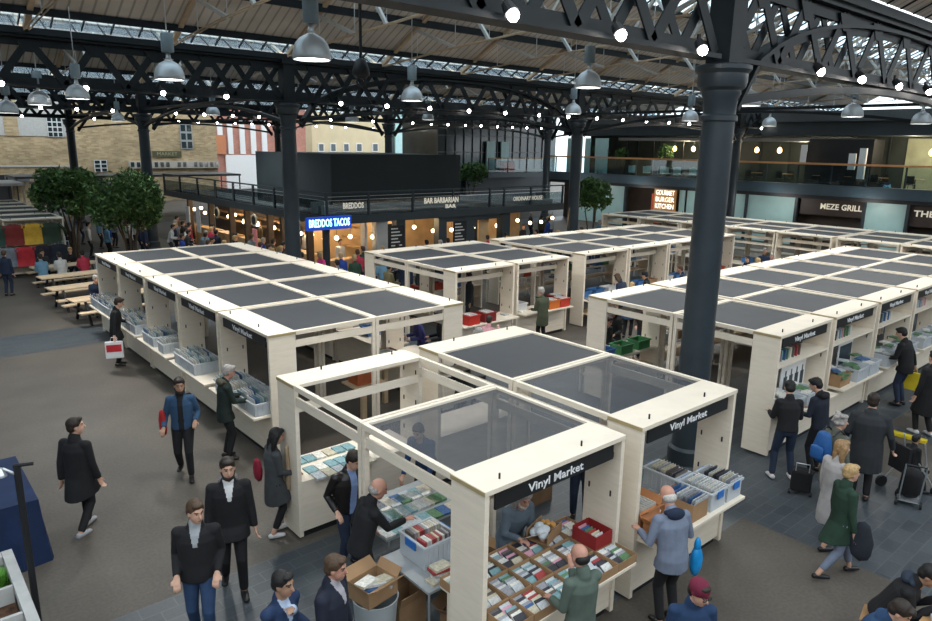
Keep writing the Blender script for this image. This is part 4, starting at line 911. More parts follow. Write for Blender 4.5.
for y in (-.75,1.45,5.3,8.47,11.65,17.9,20.7): rb('shopfront_frame',DGREY,(1.0,y-.08,0),(1.25,y+.08,2.9))
sb=rb('sign_board',mat('dark_brown_sign',(.05,.035,.03),.5),(1.2,-3.4,1.7),(1.26,-.85,2.8)) ; sb2=rb('sign_board',MATS['dark_brown_sign'],(1.2,3.6,1.6),(1.26,5.25,2.6)) if 0 else None
text_obj('sign_lettering','THE B',.4,CREAM,RB,(1.1,-1.75,2.4),(PI/2,0,-PI/2),width=1.45,height=.33,bold=.01)
m_=rb('sign_board',MATS['dark_brown_sign'],(1.22,1.6,1.9),(1.28,5.1,2.85)); 
text_obj('sign_lettering','MEZE GRILL',.4,CREAM,RB,(1.15,2.65,2.44) if 0 else (1.1,2.75,2.43),(PI/2,0,-PI/2),width=2.3,height=.34,bold=.01)
gs=rb('lit_sign',mat('amber_lightbox',(.45,.22,.08),.5,emit=.12,var=.15),(.9,13.55,1.35),(1.0,15.3,2.85))
for i,tx in enumerate(('GOURMET','BURGER','KITCHEN')): text_obj('sign_lettering',tx,.4,mat('bright_letter',(1,.93,.75),.5,emit=1.0,var=0),gs,(.89,14.42,2.58-.47*i),(PI/2,0,-PI/2),width=1.5,height=.34,bold=.004)
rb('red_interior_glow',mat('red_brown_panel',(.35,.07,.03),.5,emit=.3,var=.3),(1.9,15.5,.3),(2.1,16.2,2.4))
# upper floor
rb('handrail',mat('orange_brown_rail',(.5,.24,.1),.5),(-.04,-24,4.84),(.1,24.8,4.95)); rb('glass_balustrade',GLASS,(.0,-24,3.74),(.02,24.8,4.85))
y=-23.5
while y<24.8: rb('balustrade_post',DGREY,(.03,y-.04,3.73),(.1,y+.04,4.85)); y+=1.9
rb('upper_back_wall',mat('dark_green_grey',(.035,.045,.042),.6,0,.3,.8),(5.2,-24,3.46),(5.4,24.9,6.5))
rb('roof_fascia',DGREY,(1.8,-24,6.5),(8,24.9,7.3)); rb('roof_fascia',mat('mid_grey_band',(.09,.1,.11)),(1.5,-24,7.31),(8,24.9,7.9))
rb('awning_frame',mat('grey_brown_awning',(.2,.19,.18),.7),(1.9,2,6.15),(3.0,19.5,6.35))
for y in (2.3,5.4,10.2,14,16.4,18.8): rb('awning_post',BLACK,(1.95,y-.04,3.46),(2.05,y+.04,6.14))
rb('lit_shop_wall',mat('sage_lit_wall',(.30,.32,.22),.6,0,.2,1),(4.9,-3.4,3.5),(5.1,1.0,6.4))
for y0,y1 in ((20.0,21.2),(21.7,22.2),(22.5,24.0)): rb('aqua_panel',AQUA,(1.3,y0,3.5),(1.4,y1,6.3))
rb('aqua_panel',AQUA,(3.0,-2.4,3.5),(3.1,-1.5,5.2)); 
text_obj('sign_lettering','wagamama',.5,mat('white_sign_glow',(.95,.95,1),.5,emit=1.2,var=0),RB,(1.75,-3.9,5.75),(PI/2,0,-PI/2),width=3.4,height=.5,bold=.015)
rb('black_entry_box',BLACK,(1.8,1.7,3.5),(3.4,5.3,6.3)); rb('banner_panel',WHITEP,(.9,5.0,4.9),(.95,5.35,5.95)) ;
for k,(y,z0,z1) in enumerate(((1.75,4.1,5.8),(2.3,4.6,5.5))): rb('white_parasol_cover',WHITEP,(1.0,y,z0),(1.2,y+.35,z1))
for y,z in ((-.6,4.6),(9.0,4.9)): pass
# glazing mullions at the dark upper zone
for y in range(-22,25,2): rb('mullion',DGREY,(5.1,y-.03,3.5),(5.18,y+.03,6.5))
# amber lamps upstairs
hl=empty('amber_hanging_lamp',(44.5,19.6,5.6),0,'amber glowing lamp hanging above the balcony tables','lamp','amber lamps above the balcony')
b=MB(); b.lathe([(.03,.2),(.12,.1),(.14,-.06),(.06,-.16)],n=10); b.build('shade',mat('amber_glow',(1,.62,.2),.5,emit=5,var=0),hl,smooth=True)
b=MB(); b.tube([(0,0,.2),(0,0,.9)],.012,5); b.build('flex',BLACK,hl)
for y in (21.4,22.9,17.2,27.5,29.0,13.0,12.0): dup(hl,(44.5,y,5.6))
for y in (0,5,10,15,20,25,30,35): plight('shopfront_fill',(41.2,y,2.6),45,(1,.96,.9),.4)  # added fill lamps hanging free before the shopfronts, to brighten the aqua panels
for y in (14,20,28): plight('terrace_light',(44.6,y,6.0),170,(1,.85,.6))
# balcony furniture: chairs
def chair(mt):
    t=empty('terrace_chair'); b=MB(); b.box((-.2,-.2,.44),(.2,.2,.48)); b.build('seat',mt,t,bevel=.01)
    b=MB(); b.box((-.2,.17,.5),(.2,.2,.92)); b.build('backrest',mt,t,bevel=.01)
    for sx in (-1,1):
        for sy in (-1,1): b=MB(); b.tube([(sx*.17,sy*.17,.44),(sx*.2,sy*.2,0)],.014,6); b.build('leg',BLACK,t)
    return t
ch=chair(mat('teal_grey_chair',(.40,.58,.57),.5)); ch.location=(42.8,28.3,3.45); ch.rotation_euler=(0,0,PI/2)
tag(ch,'pale teal chair on the restaurant balcony behind the glass','chair','teal chairs on the restaurant balcony')
for i in range(11): dup(ch,(42.8+(i%2)*.9,26.3+i*.62+(1.9 if i>9 else 0),3.45),PI/2+PI*(i%2))
def ttable():
    t=empty('terrace_table'); b=MB(); b.box((-.35,-.35,.72),(.35,.35,.75)); b.build('tabletop',TIMB,t)
    b=MB(); b.tube([(0,0,0.02),(0,0,.72)],.03,8); b.lathe([(.22,0),(.22,.02)],n=14); b.build('pedestal',BLACK,t); return t
tt=ttable(); tt.location=(43.9,13.4,3.45); tag(tt,'small square table on the restaurant balcony','table','tables on the restaurant balcony')
for y in (15.2,17.0,18.8,20.6,22.6,10.8,9.0): dup(tt,(43.9,y,3.45))
ch2=chair(mat('black_chair',(.02,.02,.02),.5)); ch2.location=(43.3,13.4,3.45); ch2.rotation_euler=(0,0,PI/2); tag(ch2,'black chair on the dim end of the restaurant balcony','chair','black chairs on the restaurant balcony')
for i,y in enumerate((15.2,17.0,18.8,20.6,22.6,10.8,9.0)): dup(ch2,(43.3,y,3.45)); dup(ch2,(44.5,y,3.45),-PI/2)
# ---------------------------------------------------------------- corner glass building and street facades
cb_=empty('glass_corner_building',(38,45,0),0,'grey glass-walled building with a balcony and a red sofa','building')
def cbx(n,m,a,b_,p=cb_): b=MB(); b.box(a,b_); return b.build(n,m,p)
cbx('wall_mass',mat('dark_glass_wall',(.04,.06,.07),.2,0,.3,.6,spec=.7),(0,3,0),(14,8,9)); cbx('balcony_slab',DECK,(3,-.3,2.95),(11,2.9,3.35)); cbx('handrail',TIMB,(3,-.3,4.55),(11,-.22,4.62)); cbx('glass_balustrade',GLASS,(3,-.26,3.4),(11,-.24,4.54))
cbx('lower_wall',DGREY,(3,2.6,0),(14,2.9,2.9))
for x in (3,5.3,7.6,9.8): cbx('balustrade_post',DGREY,(x,-.3,3.36),(x+.06,-.24,4.55))
for i in range(14): cbx('mullion',mat('pale_mullion',(.25,.28,.3)),(i,2.9,3.5),(i+.06,2.98,9))
for z in (5,6.4,7.8): cbx('transom',MATS['pale_mullion'],(0,2.86,z),(14,2.9,z+.06))
for x in (5.5,7.3): cbx('aqua_panel',AQUA,(x,2.7,3.5),(x+1.0,2.85,6))
cbx('red_seat',mat('red_fabric',(.5,.04,.03),.7),(6.3,1.2,3.36),(7.6,1.8,4.3))
BW=brick_mat('yellow_stock_brick',(.34,.25,.13),(.52,.40,.24),(.45,.40,.32),.4,.13)
bw=empty('brick_building',(8,70,0),0,'long yellow stock brick building closing the left end of the hall','building')
def bwx(n,m,a,b_,p=bw): b=MB(); b.box(a,b_); return b.build(n,m,p)
cvt=lambda x,y: atY(x,y,70)-Vector((8,70,0))
def rect(x0,y0,x1,y1): a=cvt(x0,(y0+y1)/2); b_=cvt(x1,(y0+y1)/2); t=cvt((x0+x1)/2,y0); u_=cvt((x0+x1)/2,y1); return a.x,b_.x,u_.z,t.z
r=rect(0,112,217,190); bwx('brick_wall',BW,(-25,0,0),(r[1],3,12))
r=rect(-5,100,65,136); bwx('render_band',mat('pale_render',(.5,.5,.48),.8),(r[0]-5,-.06,r[2]),(r[1],-.005,11)); bwx('brick_pier',BW,(cvt(3,120).x,-.12,r[2]),(cvt(17,120).x,-.065,11))
def window(x0,y0,x1,y1,nx,ny,frame=WHITEP):
    a,b_,z0,z1=rect(x0,y0,x1,y1); f=bwx('window',frame,(a,-.12,z0),(b_,-.07,z1)); g_=MB(); w_=(b_-a); h_=(z1-z0)
    for i in range(nx):
        for j in range(ny): g_.box((a+w_*(i+.12)/nx,-.14,z0+h_*(j+.12)/ny),(a+w_*(i+.88)/nx,-.125,z0+h_*(j+.88)/ny))
    g_.build('pane',WINGL,f)
window(47,117,62,137,3,4); window(180,124,192,149,2,3,mat('grey_window_frame',(.35,.38,.4))); window(94,160,107,172,2,3)
r=rect(152,151,181,157); s_=bwx('sign_board',mat('olive_sign',(.09,.09,.05),.6),(r[0],-.15,r[2]),(r[1],-.07,r[3])); text_obj('sign_lettering','MARKET',.4,mat('pale_olive_letters',(.35,.33,.2)),s_,((r[0]+r[1])/2,-.16,(r[2]+r[3])/2),width=(r[1]-r[0])*.7,height=.3)
r=rect(128,161,218,168); bwx('stone_band',mat('pale_stone',(.5,.47,.42),.8),(r[0],-.3,r[2]),(r[1],-.01,r[3]))
g_=MB()
for i in range(16):
    if i in (3,7,10): continue
    x=r[0]+(r[1]-r[0])*(i+.3)/16; g_.box((x,-.34,r[2]+.12),(x+.3,-.305,r[3]-.1))
g_.build('fanlight_row',WINGL,bw)
r=rect(0,165,80,167); bwx('string_course',mat('pale_stone',(.5,.47,.42)),(r[0]-3,-.08,r[2]),(r[1],-.01,r[3]))
for x0,x1 in ((-20,-8),(-6,2),(4,9)): bwx('shopfront',mat('dark_shopfront',(.035,.035,.04),.5),(x0,-.2,0),(x1,-.01,2.6))
r=rect(4,175,27,181); bwx('small_awning',mat('grey_awning',(.13,.14,.15)),(r[0],-1.2,r[2]),(r[1],-.02,r[3]))
RBK=brick_mat('red_brick',(.42,.16,.12),(.5,.22,.16),(.4,.3,.26))
rd=empty('red_brick_house',(30,84,0),0,'red brick house with white stone dressings beyond the open end','building')
def rect2(x0,y0,x1,y1,Y): a=atY(x0,(y0+y1)/2,Y); b_=atY(x1,(y0+y1)/2,Y); t=atY((x0+x1)/2,y0,Y); u_=atY((x0+x1)/2,y1,Y); return a.x,b_.x,u_.z,t.z
def bxw(parent,n,m,r,y0,y1,O_): b=MB(); b.box((r[0]-O_[0],y0-O_[1],r[2]),(r[1]-O_[0],y1-O_[1],r[3])); return b.build(n,m,parent)
O2=(30,84)
r=rect2(215,125,300,175,84); bxw(rd,'brick_wall',RBK,(r[0]-1,r[1]+1,0,11),84.2,88,O2)
r=rect2(226,155,262,172,84); bxw(rd,'white_ground_storey',WHITEP,(r[0],r[1]+4,0,r[3]),83.9,84.15,O2)
for x in (218,228,240,251,262): r=rect2(x,128,x+5,154,84); bxw(rd,'white_window_bay',WHITEP,(r[0],r[1],r[2],r[3]+1),83.95,84.18,O2)
r=rect2(216,135,225,154,84); bxw(rd,'brick_pier',mat('orange_brick',(.5,.2,.1),.8),r,83.8,83.94,O2)
bg_=empty('beige_house',(50,92,0),0,'pale yellow stuccoed house with small windows beyond the black box','building'); O3=(50,92)
r=rect2(312,120,388,158,92); bxw(bg_,'wall',mat('pale_yellow_stucco',(.62,.52,.34),.8,0,.08,.5),(r[0],r[1],0,10),92,95,O3)
for x in (318,330,343,356,372): r=rect2(x,143,x+6,152,92); f=bxw(bg_,'window',WHITEP,r,91.9,91.99,O3); bxw(f,'pane',WINGL,(r[0]+.15,r[1]-.15,r[2]+.15,r[3]-.15),91.85,91.89,O3)
gf=empty('glazed_street_facade',(62,92,0),0,'glazed office facade with aqua panels seen above the pavilion roof','building'); O4=(62,92)
r=rect2(388,100,560,175,92); bxw(gf,'wall',mat('dim_office_wall',(.07,.09,.09),.3,0,.3,.3),(r[0]+.2,r[1],0,14),93,96,O4)
for x,w_,m in ((398,10,AQUA),(412,6,AQUA),(443,7,mat('pale_blue_glass',(.45,.55,.62),.2)),(425,14,mat('brown_brick_strip',(.2,.12,.09),.8)),(453,6,CONC),(286,8,mat('pale_blue_glass',(.45,.55,.62))),(300,8,MATS['pale_blue_glass'])):
    r=rect2(x,110,x+w_,160,92); bxw(gf,'facade_panel',m,r,92.7,92.95,O4)
r=rect2(296,130,315,158,96); bxw(gf,'white_wall',WHITEP,(r[0]-4,r[1],0,12),96.2,97,O4)
# closing masses far left/right so that the hall reads closed
# ---------------------------------------------------------------- trees
LEAF=[mat('dark_leaf',(.045,.10,.028),.6,0,.5,3),mat('mid_leaf',(.10,.19,.05),.6,0,.4,3)]
BARK=mat('brown_bark',(.09,.065,.045),.9,0,.3,6)
def tree(loc,R,zc,nleaf,label,ls=.14,flat=.8,stems=5,base=0,seed=1,pot=None):
    rnd=random.Random(seed); t=empty('round_tree',loc,0,label,'tree')
    b=MB()
    for i in range(stems):
        a=2*PI*i/stems; b.tube([(.1*math.cos(a),.1*math.sin(a),base),(.22*math.cos(a+.2),.22*math.sin(a+.2),zc*.45+base*.5),(R*.45*math.cos(a),R*.45*math.sin(a),zc)],[.05,.04,.02],6)
    b.build('trunk',BARK,t)
    bumps=[(rnd.uniform(-1,1),rnd.uniform(-1,1),rnd.uniform(-.6,1)) for _ in range(26)]
    bumps=[Vector(q).normalized()*rnd.uniform(.5,.66) for q in bumps]
    b=MB()
    for i in range(nleaf):
        q=rnd.choice(bumps); d=Vector((rnd.gauss(0,1),rnd.gauss(0,1),rnd.gauss(0,1))).normalized(); p=(q+d*rnd.uniform(.24,.36))
        if p.length>1.05 or rnd.random()<.12: p=Vector((rnd.gauss(0,1),rnd.gauss(0,1),rnd.gauss(0,1))).normalized()*rnd.uniform(.3,.9)
        p=Vector((p.x*R,p.y*R,p.z*R*flat+zc)); s=ls*rnd.uniform(.6,1.2)
        n=Vector((rnd.gauss(0,1),rnd.gauss(0,1),rnd.gauss(.6,1))).normalized(); a=n.orthogonal().normalized(); c=n.cross(a); th=rnd.uniform(0,6.28); a,c=a*math.cos(th)+c*math.sin(th),c*math.cos(th)-a*math.sin(th)
        b.add([p-a*s,p-c*s*.4+n*s*.1,p+a*s,p+c*s*.4+n*s*.1],[(0,1,2,3)],0 if rnd.random()<.5 else 1)
    b.build('foliage',LEAF,t)
    return t
tree((7.35,36.2,0),1.72,3.2,6500,'large clipped round tree at the left, behind the picnic tables',.13,.8,6,seed=3)
tree((8.45,31.3,0),1.7,3.15,8000,'large clipped round tree right beside the left stall block, nearer of the pair',.12,.88,6,seed=4)
tree((30.3,24.6,0),1.15,3.1,2500,'small round tree just right of the column behind the middle stalls',.14,1.0,3,seed=5)
tree((26.5,30.2,2.78),.95,1.25,1800,'small round bush on the pavilion roof right of the black box',.13,.8,3,seed=6)
for i,(x,y,s) in enumerate(((44.2,29.5,.75),(44.0,33.2,.6),(44.8,35.8,.8),(44.6,10.4,.5),(45,18,.6))):
    tree((x,y,3.45),s,1.9-.2*(i%2),700,['grey-green potted tree on the restaurant balcony, left of the nearest column','leafy pot plant on the balcony above the small round tree','tall dark plant at the left end of the restaurant balcony','small plant by the pale lit wall on the balcony','bushy plant behind the balcony tables right of the nearest column'][i],.1,1,3,seed=20+i)
# ---------------------------------------------------------------- picnic tables
def picnic():
    t=empty('picnic_table')
    tm=mat('pale_pine_boards',(.66,.5,.33),.6,0,.12,3)
    b=MB()
    for i in range(4): b.box((-1.2,-.36+i*.185,.72),(1.2,-.36+i*.185+.17,.76))
    b.build('tabletop',tm,t)
    for s in (-1,1):
        b=MB(); b.box((-1.2,s*.72-.14,.43),(1.2,s*.72+.14,.47)); b.build('bench',tm,t)
    for x in (-.85,.85):
        b=MB(); b.bar((x,-.25,.71),(x,-.62,0),.06,.08); b.bar((x,.25,.71),(x,.62,0),.06,.08); b.box((x-.03,-.8,.36),(x+.03,.8,.425)); b.build('leg_frame',BLACK,t)
    return t
pt=None
for i,(x,y) in enumerate(((5.7,23.9),(5.55,26.2),(5.7,28.6),(5.9,30.95),(6.1,33.1))):
    lb='pine picnic table with dark legs, %s of the row left of the stalls'%['nearest','second nearest','middle one','second farthest','farthest'][i]
    if i==4: x,y=5.2,52
    if i==4: continue
    if pt is None: pt=picnic(); pt.location=(x,y,0); pt.rotation_euler=(0,0,.12); tag(pt,lb,'picnic table','picnic tables left of the stalls')
    else: dup(pt,(x,y,0),.12,lb)
# ---------------------------------------------------------------- clothes stalls at the far left
for k in range(5):
    stall(4.3,33.6+2.25*k,0,'%s right-hand clothing stall behind the picnic tables'%['nearest jacket-hung','second','third','fourth','farthest'][k],'clothing stalls at the far left',sign=False)
    stall(2.0,33.6+2.25*k,0,'%s left-hand clothing stall at the far left edge'%['nearest','second','third','fourth','farthest'][k],'clothing stalls at the far left',sign=False)
def garment(name,c,label,x,y,z,rz=0,w_=.5,h_=.7,sleeve=True,k=0):
    t=empty(name,(x,y,z),rz,label,'jacket','jackets hanging on the far left stall'); m=mat('cloth_'+name+str(k),c,.85,0,.15,5)
    b=MB(); n=10; 
    ring=[]
    for zz,ww,dd in ((0,.10,.05),(-.05,.2,.08),(-.2,.25,.11),(-.45,.25,.12),(-h_,.28,.13)):
        ring.append([(ww*w_/.5*math.cos(2*PI*i/n),dd*math.sin(2*PI*i/n),zz) for i in range(n)])
    vs=[p for r_ in ring for p in r_]; fs=[(i*n+q,i*n+(q+1)%n,(i+1)*n+(q+1)%n,(i+1)*n+q) for i in range(4) for q in range(n)]+[tuple(range(n)),tuple(range(4*n,5*n))[::-1]]
    b.add(vs,fs); b.build('body',m,t,smooth=True)
    for s in (-1,1): b=MB(); b.tube([(s*.2*w_/.5,0,-.06),(s*.34*w_/.5,0,-.32),(s*.37*w_/.5,0.02,-.6)],[.07,.065,.05],8); b.build('sleeve',m,t,smooth=True)
    b=MB(); b.tube([(0,0,0),(0,0,.06),(.02,0,.1)],.006,5); b.build('hanger_hook',METALW,t); return t
for i,(x,c,lb,wd) in enumerate(((4.0,(.03,.07,.05),'dark green jacket hanging at the very left edge of the clothes stall',.6),(4.6,(.22,.03,.025),'dark red jacket hanging beside the mustard one',.75),(5.25,(.62,.36,.04),'mustard yellow jacket hanging in the middle of the clothes stall',.75),(5.9,(.03,.05,.03),'dark olive jacket hanging right of the mustard one',.75))):
    garment('jacket',c,lb,x,33.2,2.2,0,wd,.85,k=i)
for i,(x,c,lb) in enumerate(((4.25,(.2,.22,.25),'grey jacket on the low rail beneath the green one'),(4.9,(.5,.03,.04),'bright red jacket on the low rail under the dark red one'),(5.5,(.02,.02,.03),'black jacket on the low rail under the mustard one'),(6.1,(.02,.025,.04),'navy jacket on the low rail at the right'))):
    garment('jacket',c,lb,x,33.1,1.3,0,.7,.8,k=i+4)
rail=empty('clothes_rail',(5.1,33.15,0),0,'metal clothes rail carrying the low row of jackets','rail'); b=MB(); b.tube([(-1.3,0,0),(-1.3,0,1.4),(1.4,0,1.4),(1.4,0,0)],.02,6); b.build('rail_tube',METALW,rail)
# canopy roofs beyond, behind the trees
for i,(x0,y0,x1,y1) in enumerate(((8,46,12.5,50),(-2,48,7.5,52),(8.2,56,24,60))):
    t=empty('market_canopy',(x0,y0,0),0,['grey flat canopy over tables behind the round trees','pale flat canopy left behind the clothing stalls','long dark canopy in front of the brick building'][i],'canopy')
    b=MB(); b.box((0,0,2.9),(x1-x0,y1-y0,3.05)); b.build('roof',[mat('grey_canopy',(.3,.31,.32)),WHITEP,mat('dark_canopy',(.09,.1,.11))][i],t)
    for q in (0.1,x1-x0-.1):
        for r_ in (.1,y1-y0-.1): b=MB(); b.box((q-.04,r_-.04,0),(q+.04,r_+.04,2.9)); b.build('post',WOOD if i<2 else DGREY,t)
# ---------------------------------------------------------------- lamps
def pendant():
    t=empty('bell_pendant_lamp'); b=MB()
    b.lathe([(.275,0),(.288,.01),(.288,.06),(.275,.15),(.24,.24),(.18,.31),(.10,.355),(.07,.37)],n=28,cap=False); b.build('bell_shade',mat('brushed_lamp_metal',(.55,.58,.6),.45,.5,.03),t,smooth=True)
    b=MB(); b.lathe([(.262,.02),(.262,.03)],n=28); b.build('lens',mat('lamp_lens_glow',(1,.97,.9),.4,emit=5,var=0),t)
    b=MB(); b.lathe([(.07,.37),(.045,.44),(.045,.52)],n=14); b.build('neck',METALW,t,smooth=True)
    b=MB(); b.lathe([(.11,.52),(.12,.54),(.12,.86),(.11,.88)],n=18); b.build('ballast_housing',mat('grey_blue_housing',(.22,.28,.31),.4),t,smooth=True,angle=40)
    b=MB(); b.tube([(0,0,.88),(0,0,2.6)],.012,6); b.build('suspension_rod',METALW,t); return t
PL=[(312,60,10.6,'largest bell pendant lamp near the top, nearest the viewer'),(170,80,14.0,'bell pendant lamp hanging at upper left over the big girder'),(588,88,15.6,'bell pendant lamp at top centre-right in front of the sloping roof'),
(412,101,18.5,'bell pendant lamp right of the black chain hook'),(573,114,25,'small bell pendant lamp just below and left of a larger one'),(40,105,19,'bell pendant lamp at far left above the brick wall'),(78,99,18.5,'bell pendant lamp against the girder at left'),
(213,115,30,'small bell pendant lamp before the brick building'),(690,121,25,'small bell pendant lamp left of the nearest column'),(769,126,30,'small bell pendant lamp right of the nearest column'),(748,106,17,'wide pendant lamp tucked right behind the nearest column head'),
(852,117,20,'bell pendant lamp in front of the restaurant fascia'),(921,124,22,'bell pendant lamp at the far right edge'),(118,121,33,'tiny bell pendant lamp between the two left columns'),(352,122,30,'small pendant lamp above the black box at left'),(428,120,34,'small pendant lamp above the middle of the black box'),(8,113,21,'bell pendant lamp cut by the left edge')]
pp=None
for i,(x,y,D,lb) in enumerate(PL):
    P=atD(x,y,D)
    if pp is None: pp=pendant(); pp.location=P; tag(pp,lb,'pendant lamp','bell pendant lamps')
    else: dup(pp,P,0,lb)
    if i<13:
        l=bpy.data.lights.new('pendant_light','SPOT'); l.energy=PEND; l.spot_size=rad(150); l.spot_blend=.6; l.color=(1,.96,.9); l.shadow_soft_size=.25; o=bpy.data.objects.new('pendant_light',l); COL.objects.link(o); o.location=P-Vector((0,0,.05))
# extra pendants over the front bay (the lamps above and behind the viewer's side of the hall)
# spotlights on the girders
def spot():
    t=empty('spotlight'); b=MB(); b.tube([(0,0,0),(0,-.09,-.11)],[.06,.085],12); b.build('housing',BLACK,t)
    b=MB(); b.ell((0,-.11,-.13),(.075,.06,.075),10,8); b.build('lens',SPOT,t)
    b=MB(); b.box((-.02,-.02,0),(.02,.02,.1)); b.build('bracket',BLACK,t); return t
sp=None
for j,y in enumerate(YL):
    x={0:5.6,1:1.2,2:2.4,3:3.0}[j]
    while x<44:
        if min(abs(x-c) for c in XC+[10.55])>.6:
            P=Vector((x,y-.24,ZB+.12)); lb='small glowing spotlight clamped along the bottom of the %s girder line'%['nearest','second','third','farthest'][j]
            if sp is None: sp=spot(); sp.location=P; tag(sp,lb,'spotlight','spotlights on the %s girder line'%['nearest','second','third','farthest'][j])
            else: dup(sp,P,random.uniform(-.5,.5),lb,'spotlights on the %s girder line'%['nearest','second','third','farthest'][j])
        x+=[1.9,2.0,1.5,1.4][j]
# chain hook
hk=empty('chain_hoist',atD(361,70,13.5),0,'black pulley block hanging on a long rod at top centre','hoist'); b=MB(); b.tube([(0,0,.2),(0,0,2.6)],.03,8); b.build('rod',BLACK,hk)
b=MB(); b.lathe([(.02,.22),(.1,.18),(.16,.02),(.17,-.08),(.1,-.16)],n=14); b.build('pulley_block',BLACK,hk,smooth=True); b=MB(); b.tube([(.1*math.cos(a/10*PI*2),0,-.22+.08*math.sin(a/10*PI*2)) for a in range(11)],.02,6); b.build('hook_ring',BLACK,hk)
# ---------------------------------------------------------------- foreground left: cloth-covered table, planter, pole
bt=empty('cloth_covered_table',(.35,10.4,0),0,'table wrapped in dark blue cloth at the left edge','table')
BLUE=mat('navy_blue_cloth',(.008,.022,.07),.85,0,.2,3,bump=.2)
def drape(x0,y0,x1,y1,z,zb,mt,parent,name='cloth',seed=2,fl=.05):
    rnd=random.Random(seed); P=[]; n=14
    for (ax,ay,bx_,by_) in ((x0,y0,x1,y0),(x1,y0,x1,y1),(x1,y1,x0,y1),(x0,y1,x0,y0)):
        for i in range(n): P.append((ax+(bx_-ax)*i/n,ay+(by_-ay)*i/n))
    cx,cy=(x0+x1)/2,(y0+y1)/2; N=len(P); vs=[(p[0],p[1],z) for p in P]
    for k,zz in enumerate((z*.97,(z*2+zb)/3,(z+2*zb)/3,zb)):
        for i,p in enumerate(P):
            f=1+fl*(k/3)*(1+.6*math.sin(i*1.3+k*.3))/max(.3,abs(x1-x0)); f2=1+(fl*(k/3)*(1+.6*math.sin(i*1.7)))/max(.3,abs(y1-y0)); vs.append((cx+(p[0]-cx)*f+.003,cy+(p[1]-cy)*f2,zz))
    fs=[tuple(range(N))]+[(k*N+i,k*N+(i+1)%N,(k+1)*N+(i+1)%N,(k+1)*N+i) for k in range(4) for i in range(N)]
    b=MB(); b.add(vs,fs); return b.build(name,mt,parent,smooth=False)
drape(-1.2,-.35,.92,1.35,.92,.0,BLUE,bt,fl=.12)
b=MB(); b.box((-1.1,-.3,.85),(.85,1.3,.9)); b.build('tabletop',BLACK,bt)
pl=empty('planter_trough',(.35,7.6,0),0,'pale grey wooden planter trough divided into compartments at bottom left','planter'); PG=mat('pale_grey_boards',(.42,.42,.41),.7,0,.1,5)
b=MB(); 
b.box((-.9,-1.3,1.0),(-.78,.98,1.1)); b.box((.32,-1.3,1.0),(.42,.98,1.1)); b.box((-.775,.86,1.0),(.315,.98,1.1))
b.build('rim',PG,pl)
for y in (-.9,-.35,.2): b=MB(); b.box((-.775,y,.9),(.315,y+.04,1.09)); b.build('divider',PG,pl)
b=MB(); b.box((-.775,-1.28,.8),(.315,.855,.9)); b.build('soil',mat('brown_bark_chips',(.09,.045,.025),.95,0,.5,14,bump=.6),pl)
b=MB(); b.box((.33,-1.29,0),(.40,.97,.995)); b.box((-.89,.9,0),(.325,.97,.995)); b.box((-.89,-1.29,0),(-.8,.895,.995)); b.build('side_boards',PG,pl)
tg=empty('grass_plant',(.58,8.18,.9),0,'bright green grassy plant growing in the grey planter','plant'); b=MB(); rnd=random.Random(4)
for i in range(260):
    a=rnd.uniform(0,6.28); r_=rnd.uniform(0,.1); L_=rnd.uniform(.12,.24); q=rnd.uniform(.1,.7); p=Vector((r_*math.cos(a),r_*math.sin(a),0)); d=Vector((math.cos(a)*q,math.sin(a)*q,1)).normalized(); s=Vector((-math.sin(a),math.cos(a),0))*.005
    b.add([p-s,p+s,p+d*L_*.6+s,p+d*L_*.6-s,p+d*L_+Vector((math.cos(a),math.sin(a),-.3))*.03],[(0,1,2,3),(3,2,4)])
b.build('grass_blades',mat('grass_green',(.12,.32,.04),.6,0,.3,20),tg)
po=empty('black_post_lamp',(.86,7.98,0),0,'slim black pole with small clip lamp at the bottom left','lamp'); 
b=MB(); b.tube([(0,0,0),(-.0,0,2.3)],.035,10); b.lathe([(.13,0),(.13,.02)],n=16); b.build('pole',BLACK,po)
b=MB(); b.tube([(-.02,0,2.22),(-.12,.02,2.3)],.015,6); b.lathe([(.02,.09),(.05,.02),(.055,0)],c=(-.14,.02,2.22),n=12); b.build('clip_lamp',METALW,po)
b=MB(); b.tube([(-.03,0,2.31),(.14,-.06,2.31)],.02,6); b.build('cross_arm',BLACK,po)
BBAG=(7.1,3.86,.72)
